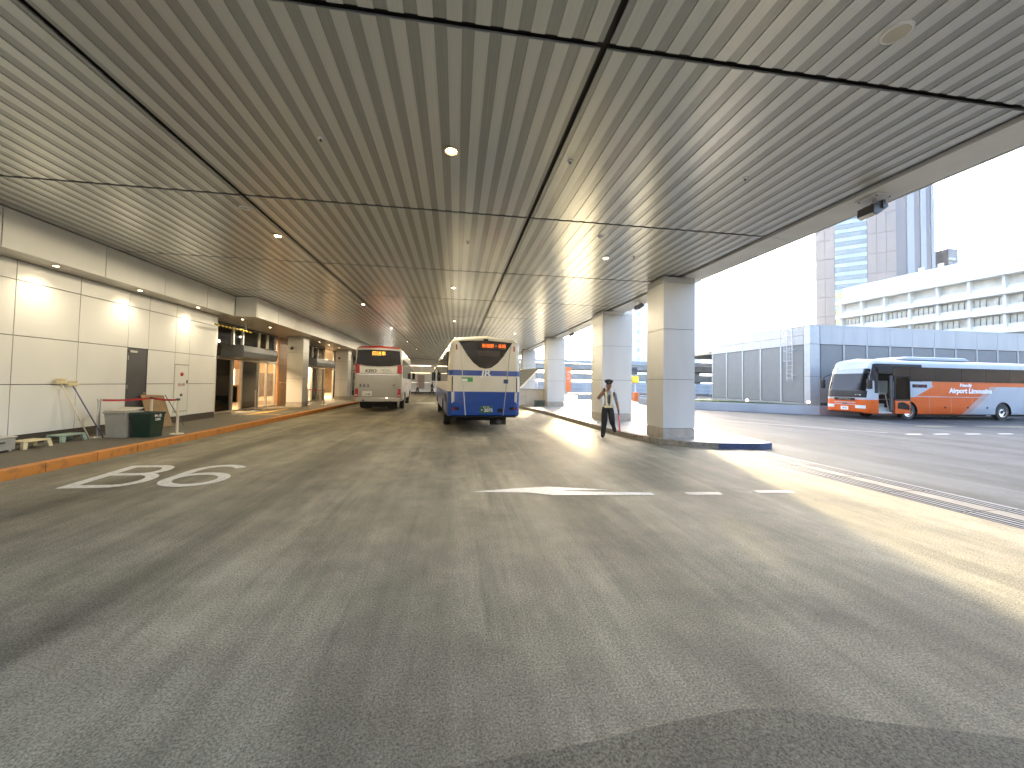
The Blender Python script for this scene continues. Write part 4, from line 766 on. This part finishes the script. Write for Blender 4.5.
for s in (-1, 1):
    for sg in (-1, 1): strap([(.02 + s * (.105 - .05 * (1 - i / 10)), 1.04 + .46 * i / 10) for i in range(11)], .07, 'harness_strap', 'vest', sg)
n = 28; vs_ = []
for i in range(n):
    a = 2 * math.pi * i / n; d_ = Vector((math.cos(a), math.sin(a), 0)); h_ = tree.ray_cast(Vector((.005, 0, 1.02)) + d_ * .6, -d_); r_ = (.6 - h_[3]) if h_[0] and h_[3] < .52 else .15
    r_ = min(r_, .19) + .012
    for z in (1.03, .965): vs_.append((.005 + math.cos(a) * r_, math.sin(a) * r_, z))
MB().add(vs_, [(2 * i, 2 * i + 1, (2 * i + 3) % (2 * n), (2 * i + 2) % (2 * n)) for i in range(n)]).build('harness_belt', 'vest', guard, True)
strap([(.02, 1.08 + .30 * i / 6) for i in range(7)], .045, 'necktie', 'trousers')
for s in (-1, 1): MB().ball((.02 + s * .03, -.128, 1.685), .009, 8, 6).build('eye', 'black', guard)
MB().box(-.005, -.138, 1.603, .045, -.128, 1.611).build('mouth', 'cap', guard); 
for s in (-1, 1): MB().ball((.02 + s * .083, -.05, 1.66), .022, 8, 6, (.5, .8, 1.3)).build('ear', 'skin', guard)
MB().box(.16, -.13, 1.36, .20, -.10, 1.47).cyl((.18, -.115, 1.47), (.21, -.115, 1.56), .006, .004, 6).build('shoulder_radio', 'black', guard)
rad = thing('two_way_radio', 'small black radio held in the raised hand of the guard', 'radio', (0, 0, 0)); 
gm = Matrix.Translation((4.93, 12.05, 0)) @ Matrix.Rotation(R(-16), 4, 'Z')
rad.matrix_world = gm @ Matrix.Translation((-.135, -.245, 1.54)); MB().box(-.028, -.018, -.06, .028, .018, .06).build('case', 'black', rad, bevel=.006); MB().cyl((.015, 0, .06), (.015, 0, .16), .006, .004, 8).build('aerial', 'black', rad)
bt = thing('light_baton', 'pink red traffic baton hanging from the lowered hand of the guard', 'baton', (0, 0, 0)); bt.matrix_world = gm @ Matrix.Translation((.335, -.085, .84))
MB().cyl((0, 0, .06), (.005, 0, -.10), .017, .017, 12).build('grip', 'black', bt, True); MB().cyl((.005, 0, -.10), (.04, -.02, -.66), .028, .026, 14).build('tube', 'baton', bt, True)
# far walkers
def walker(loc, rz, label, top, bottom, swing, hairm='hair', bag=False):
    s = swing
    j = dict(pelvis=(0, 0, .95, (.14, .10)), chest=(0, -.02, 1.3, (.16, .105)), upper=(0, 0, 1.42, (.12, .085)), neck=(0, -.01, 1.5, .05), head0=(0, -.03, 1.57, (.065, .08)), head1=(0, -.03, 1.67, (.07, .085)), head2=(0, -.02, 1.72, (.05, .06)),
             rs=(-.17, 0, 1.42, .055), re=(-.22, .10 * s, 1.16, .04), rw=(-.23, -.05 * s, .92, .03), rh=(-.23, -.09 * s, .83, .032), ls=(.17, 0, 1.42, .055), le=(.22, -.08 * s, 1.16, .04), lw=(.23, -.22 * s, .96, .03), lh=(.23, -.27 * s, .90, .032),
             rhip=(-.09, 0, .9, .09), rk=(-.1, -.18 * s, .52, .06), ra=(-.1, -.28 * s, .09, .04), rt_=(-.1, -.28 * s - .18, .035, .038), lhip=(.09, 0, .9, .09), lk=(.1, .08 * s, .5, .06), la=(.1, .36 * s, .16, .04), lt_=(.1, .36 * s - .16, .05, .038))
    b = [('pelvis', 'chest'), ('chest', 'upper'), ('upper', 'neck'), ('neck', 'head0'), ('head0', 'head1'), ('head1', 'head2'), ('upper', 'rs'), ('rs', 're'), ('re', 'rw'), ('rw', 'rh'), ('upper', 'ls'), ('ls', 'le'), ('le', 'lw'), ('lw', 'lh'), ('pelvis', 'rhip'), ('rhip', 'rk'), ('rk', 'ra'), ('ra', 'rt_'), ('pelvis', 'lhip'), ('lhip', 'lk'), ('lk', 'la'), ('la', 'lt_')]
    z = [('cap', lambda c: c.z < .10), (bottom, lambda c: c.z < .98 and abs(c.x) < .19), ('skin', lambda c: abs(c.x) > .18 and c.z < 1.0), (top, lambda c: c.z < 1.47), (hairm, lambda c: c.z > 1.64 or c.y > .02), ('skin', lambda c: True)]
    t, o = figure('person', loc, rz, j, b, label, z, 1.0, 1); return t
walker((-3.15, 52.0, .0), R(80), 'distant walker in dark clothes mid-stride at the end of the driveway', 'cloth_dark', 'cloth_dark', 1); walker((-5.05, 52.5, .0), R(-60), 'distant walker in pale clothes beside the red-roofed bus', 'cloth_pale', 'cloth_dark', .7)

# ------------------------------------------------------------------ beyond the island: parapet, ribbed slant, banner, signal, viaduct
pp = thing('parapet_wall', 'low beige panelled parapet wall beside the blue coach', 'wall', (0, 27.2, .15))
for i in range(2): box('panel', (3.6 + i * 1.35, 0, 0, 3.6 + i * 1.35 + 1.335, .18, 1.12), 'parapet', pp)
box('coping', (3.55, -.03, 1.125, 6.3, .21, 1.20), 'concrete_pale', pp)
cr = thing('crate', 'dark green plastic crate at the foot of the third pillar', 'crate', (5.75, 26.2, .15)); box('body', (-.33, -.22, 0, .33, .22, .36), 'green_plastic', cr, .02); box('lid', (-.35, -.24, .362, .35, .24, .42), 'green_plastic', cr, .01)
rs = thing('stair_cover', 'slanting ribbed metal cover rising behind the parapet', 'stair cover', (0, 28.2, 1.35))
MB().prism([(3.3, 0, .1), (4.7, 0, .1), (6.0, 0, 1.42), (5.8, 0, 1.5), (3.3, 0, 1.2)], (0, .12, 0), (0, 0, 0)).build('ribbed_panel', 'shutter_ribs', rs); MB().prism([(4.7, 0, .02), (4.82, 0, .02), (6.12, 0, 1.42), (6.0, 0, 1.42)], (0, .2, 0), (0, -.04, 0)).build('edge_trim', 'white_paint', rs)
bn = thing('banner', 'tall orange banner standing beside the third pillar', 'banner', (14.9, 50, 0)); box('cloth', (-.37, -.02, .75, .37, .02, 4.0), 'orange_banner', bn); MB().cyl((-.42, 0, 0), (-.42, 0, 4.1), .035, .035, 8).build('pole', 'steel', bn); box('base', (-.6, -.3, 0, .3, .3, .1), 'concrete', bn); lettering('lettering', 'の\nり\nば', .42, 'sticker_white', bn, (0, -.03, 2.9), (R(90), 0, 0), .003)
tl = thing('warning_light', 'amber warning light on a thin post with an orange base', 'warning light', (19.3, 39.5, 0)); MB().cyl((0, 0, .5), (0, 0, 3.3), .05, .05, 8).build('post', 'white_paint', tl); box('base', (-.25, -.25, 0, .25, .25, .95), 'orange_banner', tl); box('housing', (-.42, -.2, 1.95, .28, .12, 2.75), 'yellow', tl, .05); MB().cyl((-.07, -.2, 2.36), (-.07, -.26, 2.36), .26, .26, 16).build('lens', 'signal_amber', tl); box('box', (-.55, -.2, 2.9, .1, .2, 3.7), 'dark_steel', tl, .03)
vd = thing('viaduct', 'long concrete road viaduct with railing crossing behind the pillars', 'viaduct', (0, 76, 0))
for i in range(11): box('deck_girder', (-5 + i * 8, 0, 4.85, 2.97 + i * 8, 9, 6.0), 'concrete', vd); box('parapet', (-5 + i * 8, -.25, 6.02, 2.97 + i * 8, -.05, 6.75), 'concrete_pale', vd)
box('lower_girder', (-5, .5, 2.7, 83, 8, 4.0), 'concrete', vd)
for i in range(9): MB().box(2 + i * 10, 2, 0, 3.2 + i * 10, 5, 2.7).box(2.1 + i * 10, 2.2, 4.0, 3.1 + i * 10, 4.8, 4.85).build('pier', 'concrete_pale', vd)
for i in range(44): box('rail_post', (-5 + i * 2, -.18, 6.76, -4.92 + i * 2, -.12, 7.5), 'rail_white', vd)
for z in (7.05, 7.4): box('handrail', (-5, -.175, z, 83, -.125, z + .06), 'rail_white', vd)
gr = thing('guard_fence', 'white mesh fence along the far side of the outer road', 'fence', (0, 66, 0))
for i in range(24): box('post', (2 + i * 3, 0, 0, 2.1 + i * 3, .1, 2.3), 'rail_white', gr)
for i in range(23): box('panel', (2.12 + i * 3, .03, .3, 4.98 + i * 3, .06, 2.2), 'concrete_pale', gr)
for z in (.5, 1.2, 1.9): box('rail', (2, -.03, z, 71, -.005, z + .08), 'rail_white', gr)
lk_ = thing('low_kerb_wall', 'low pale kerb wall on the far side of the outer road behind the pillars', 'kerb wall', (0, 43, 0)); 
for i in range(6): box('block', (14 + i * 2.5, 0, 0, 16.48 + i * 2.5, .4, .55), 'concrete_pale', lk_)
# planter wall, grass, garden lamps, shed
pw = thing('planter_wall', 'low pale retaining wall with grass in front of the grey louvred building', 'wall', (0, 0, 0))
pl_pts = [(17.0, 34.2), (17.0, 27.4), (18.0, 26.4), (20.6, 24.1), (23.3, 21.85), (27, 21.75), (31, 21.75), (36, 21.75), (46, 21.75)]
for a, b in zip(pl_pts, pl_pts[1:]):
    A, B = Vector(a), Vector(b); t = (B - A).normalized(); nn = Vector((-t.y, t.x)) * .25; B = B - t * .012
    MB().prism([(A.x, A.y, 0), (B.x, B.y, 0), (B.x + nn.x, B.y + nn.y, 0), (A.x + nn.x, A.y + nn.y, 0)], (0, 0, .58), (0, 0, 0)).build('block', 'concrete_pale', pw)
lawn = tag(MB().prism([(17.2, 27.5, 0), (23.4, 22.1, 0), (46, 22.0, 0), (46, 34, 0), (17.2, 34, 0)], (0, 0, .52), (0, 0, 0)).build('lawn', 'grass'), kind='structure')
gm_ = MB()
for i in range(5200):
    f = random.random(); q = random.random() ** 1.5 * 3.2; a = Vector((17.4, 27.9)).lerp(Vector((23.3, 22.4)), f) + Vector((.66, .75)) * q
    if a.x > 23.4 and a.y > 22.3: continue
    hh = random.uniform(.05, .13); an = random.random() * 6.28; dx, dy = math.cos(an) * .02, math.sin(an) * .02
    gm_.add([(a.x - dx, a.y - dy, .515), (a.x + dx, a.y + dy, .515), (a.x + dy * 2, a.y + dx * 2, .52 + hh)], [(0, 1, 2)])
tag(gm_.build('grass', 'grass'), 'thin strip of green grass behind the low retaining wall', 'grass', None, 'stuff')
for x, y, lb in ((20.5, 24.75, 'on the grass strip left of the corner ladder'), (23.1, 22.45, 'at the foot of the building corner behind the coach')):
    t = thing('garden_lamp', 'tiny lit garden lamp ' + lb, 'lamp', (x, y, .52)); MB().cyl((0, 0, 0), (0, 0, .2), .05, .05, 8).build('stem', 'dark_steel', t); MB().ball((0, 0, .27), .10, 10, 8).build('globe', 'garden_lamp', t, True)
sh = thing('louvred_building', 'low grey building with louvred panels behind the orange coach', 'building', (23.5, 22.7, .5))
HT = 5.45; FB = 4.2; D1, D2 = 9.9, 24
box('core', (.06, .06, 0, D2, D1, HT - .05), 'joint', sh); box('roof', (-.05, -.05, HT - .04, D2 + .05, D1 + .05, HT + .06), 'shed_panel', sh)
def lpanel(ax, a, b):                                        # louvred panel with real slats on one mesh
    mb = MB(); nsl = 44; z = .25
    for i in range(nsl):
        q0 = a + .04 + (b - a - .08) * i / nsl; q1 = q0 + (b - a - .08) / nsl * .6
        if ax == 'y': mb.box(-.012, q0, z, .03, q1, FB - .03)
        else: mb.box(q0, -.012, z, q1, .03, FB - .03)
    if ax == 'y': mb.box(.03, a + .02, z, .055, b - .02, FB - .03)
    else: mb.box(a + .02, .03, z, b - .02, .055, FB - .03)
    mb.build('louvre_panel', 'louver', sh)
yy = [.42] + [.42 + 1.9 * i for i in range(1, 6)]
for a, b in zip(yy, yy[1:]):
    lpanel('y', a + .06, b - .06); box('post', (-.04, b - .06, 0, .02, b + .06, FB), 'shed_post', sh)
    box('fascia_panel', (-.05, a + .01, FB + .01, .05, b - .01, FB + .62), 'shed_panel', sh); box('fascia_panel', (-.05, a + .01, FB + .64, .05, b - .01, HT - .05), 'shed_panel', sh)
box('sill', (-.08, 0, 0, .05, D1, .22), 'concrete', sh)
xx = [.75] + [.75 + 1.85 * i for i in range(1, 13)]
for a, b in zip(xx, xx[1:]):
    lpanel('x', a + .06, b - .06); box('post', (b - .05, -.04, 0, b + .05, .02, FB), 'shed_post', sh); box('fascia_panel', (a + .01, -.05, FB + .01, b - .01, .05, HT - .05), 'shed_panel', sh)
for z0, z1 in ((0, 2.0), (2.02, FB - .01), (FB + .01, HT - .05)): MB().box(-.05, -.05, z0, .70, .058, z1).box(-.052, .0585, z0, .055, .40, z1).build('corner_panel', 'shed_post', sh)
# caged ladder on the corner
ld = thing('caged_ladder', 'white caged service ladder at the corner of the louvred building', 'ladder', (23.2, 24.0, 2.2))
for y in (-.22, .22): MB().cyl((0, y, 0), (0, y, 6.0), .025, .025, 8).build('rail', 'rail_white', ld)
for i in range(19): MB().cyl((0, -.22, .2 + i * .3), (0, .22, .2 + i * .3), .014, .014, 6).build('rung', 'rail_white', ld)
for z in (1.4, 2.1, 2.8, 3.5, 4.2, 4.9, 5.6):
    mb = MB(); pts = [(-.36 * math.sin(R(a)) * 1.0, .34 * math.cos(R(a)), z) for a in range(0, 181, 15)]
    for a, b in zip(pts, pts[1:]): mb.cyl(a, b, .02, .02, 6, False)
    mb.build('cage_hoop', 'rail_white', ld)
for a in (45, 90, 135): MB().cyl((-.36 * math.sin(R(a)), .34 * math.cos(R(a)), 1.4), (-.36 * math.sin(R(a)), .34 * math.cos(R(a)), 5.6), .014, .014, 6).build('cage_bar', 'rail_white', ld)
for z in (.4, 2.2, 4.2): MB().box(.0, -.25, z, .28, -.21, z + .05).box(.0, .21, z, .28, .25, z + .05).build('bracket', 'rail_white', ld)
# ------------------------------------------------------------------ skyline
tw = thing('office_tower', 'tall grey stone tower with a blue glass strip and dark side', 'tower', (158.4, 150, 0), R(-43.2))
TH = 108; SH_ = 8.4; FH = 3.75
box('core', (.2, .3, 0, 26, 24, TH), 'tower_joint', tw)
def stone(x0, x1, nx):
    st_w = (x1 - x0) / nx; me = MB().box(.05, 0, .06, st_w - .05, .5, SH_ - .06).mesh('stone_panel', 'tower_stone')
    for i in range(nx):
        for j in range(int(TH / SH_)):
            o = link('stone_panel', me, tw); o.location = (x0 + i * st_w, -.2, j * SH_)
stone(0, 6.6, 2); stone(17.25, 26.1, 3)
gw = 10.4 / 6
gp = MB().box(.1, 0, .1, gw - .1, .3, 2.05).mesh('window_pane', 'tower_glass'); gg = MB().box(.1, 0, .1, gw - .1, .3, 2.05).mesh('window_pane', 'tower_gold'); spn = MB().box(0, 0, 2.15, 10.5, .45, 3.7).mesh('spandrel', 'spandrel')
for j in range(int(TH / FH)):
    z = j * FH; o = link('spandrel', spn, tw); o.location = (6.7, -.1, z)
    for i in range(6):
        o = link('window_pane', gg if z < 42 else gp, tw); o.location = (6.75 + i * gw, -.05, z)
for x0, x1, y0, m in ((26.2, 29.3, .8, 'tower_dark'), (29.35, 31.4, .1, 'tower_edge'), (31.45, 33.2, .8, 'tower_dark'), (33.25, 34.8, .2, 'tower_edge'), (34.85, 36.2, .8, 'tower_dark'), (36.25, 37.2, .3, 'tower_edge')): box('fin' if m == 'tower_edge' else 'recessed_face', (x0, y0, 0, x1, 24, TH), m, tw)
for j in range(9): box('cooling_louvre', (26.8, .3, 84 + j * 1.7, 29.0, .75, 85.2 + j * 1.7), 'spandrel', tw)
sm = thing('stepped_block', 'small dark block peeking out behind the right side of the tower', 'building', (201.5, 131, 0)); box('body', (0, 0, 0, 5, 8, 61), 'tower_dark', sm)
for j in range(4): box('balcony', (-.4, -.5, 44 + j * 4, 3, .0, 45 + j * 4), 'spandrel', sm)
# long white station block, receding to the left
lb = thing('long_block', 'long sunlit white block with rows of windows and ledges behind the coach', 'building', (109.3, 95.3, 0), R(-85))
LW = 74
box('core', (.05, .8, 0, LW, 20, 30.2), 'long_shade', lb)
bay = 5.3; nb = int(LW / bay)
wm = MB().box(.08, 0, 0, .86, .3, 1.7).mesh('window', 'long_glass')
for z in (6.9, 10.9, 14.9, 18.9, 22.9):
    box('ledge', (-1.0, -1.3, z + 2.9, LW, .8, z + 3.99), 'long_white', lb); box('sill_wall', (0, .1, z, LW, .8, z + .9), 'long_white', lb)
    for i in range(nb + 1): box('pier', (i * bay - .22, -.6, z, i * bay + .22, .79, z + 2.9), 'long_white', lb)
    for i in range(nb):
        if z > 22: break
        for q in range(5):
            if random.random() < .1: continue
            o = link('window', wm, lb); o.location = (i * bay + .32 + q * .95, .45, z + .95)
box('parapet', (0, .2, 26.9, LW, .9, 30.6), 'long_white', lb)
for i in range(nb):
    for q in range(4): box('parapet_opening', (i * bay + .3 + q * 1.25, .12, 27.3 + (q % 2) * .9, i * bay + 1.1 + q * 1.25, .22, 27.75 + (q % 2) * .9), 'long_shade', lb)
up = thing('upper_block', 'bleached white upper block stepping up behind the long white building', 'building', (128, 92, 0), R(-85)); box('body', (0, 0, 0, 74, 22, 35), 'pale_block', up); box('step', (19, -2, 0, 74, -.01, 42), 'pale_block', up); box('step', (19, 0, 35.01, 74, 20, 42), 'pale_block', up)
for i in range(14):
    for j in range(2): box('window', (2 + i * 4.2, -2.1 if i > 4 else -.1, 30 + j * 5, 3.2 + i * 4.2, .1, 31 + j * 5), 'pale_window', up)
ab = thing('apartment_block', 'tall cream apartment tower with small windows between the two nearest pillars', 'building', (52.4, 134.5, 0), R(-28))
AW, AH = 33.0, 66.0
box('body', (0, 0, 0, AW, 16, AH), 'pale_block', ab); box('stair_core', (9.2, -.6, 0, 10.6, 0, AH), 'tan', ab)
for j in range(19):
    for x0, x1 in ((1.5, 3.0), (5.0, 6.5), (7.2, 8.3), (12.3, 13.3), (16, 17.4), (20, 21.4), (24, 25.4), (28, 29.4)): box('window', (x0, -.15, 4 + j * 3.2, x1, .1, 5.5 + j * 3.2), 'pale_window', ab)
pb = thing('pale_office', 'washed-out pale office block left of the louvred building', 'building', (104, 135, 0)); box('body', (0, 0, 0, 22, 18, 30), 'pale_block', pb); box('penthouse', (22, 2, 0, 40, 18, 24), 'pale_block', pb)
for i in range(6):
    for j in range(4): box('window', (5 + i * 2.6, -.12, 14 + j * 4, 6.6 + i * 2.6, .1, 16.2 + j * 4), 'pale_window', pb)
ar = thing('canopy_roof', 'distant flat canopy roof with a tan edge left of the louvred building', 'roof', (0, 0, 0)); box('slab', (44, 62, 7.4, 66, 74, 7.9), 'tan_board', ar)
for x in (46, 52, 58, 64): box('post', (x, 63, 0, x + .35, 63.35, 7.4), 'rail_white', ar)
# unseen block added behind the viewpoint to darken coach window reflections
sb_ = thing('unseen_block', 'unseen dark block added behind the bus bays for coach window reflections', 'building', (-60, -62, 0))
box('body', (0, 0, 0, 230, 14, 19), 'skirting', sb_)
for j in range(4):
    for i in range(46): box('window', (1.5 + i * 4.95, 13.95, 2 + j * 4.4, 4.9 + i * 4.95, 14.1, 4.8 + j * 4.4), 'tower_dark', sb_)
# hazy low-sun air over the square
hz = MB().box(-70, -75, -1.2, 330, 260, 112).build('haze', 'black'); hz.data.materials.clear()
hm = bpy.data.materials.new('haze'); hm.use_nodes = True; t_ = hm.node_tree
for n_ in list(t_.nodes): t_.nodes.remove(n_)
o_ = t_.nodes.new('ShaderNodeOutputMaterial'); pv_ = t_.nodes.new('ShaderNodeVolumePrincipled'); pv_.inputs['Color'].default_value = (.96, .95, .92, 1); pv_.inputs['Density'].default_value = .0002; pv_.inputs['Anisotropy'].default_value = .35
t_.links.new(pv_.outputs[0], o_.inputs['Volume']); hz.data.materials.append(hm)
tag(hz, 'thin pale haze filling the air over the square', 'haze', None, 'stuff')
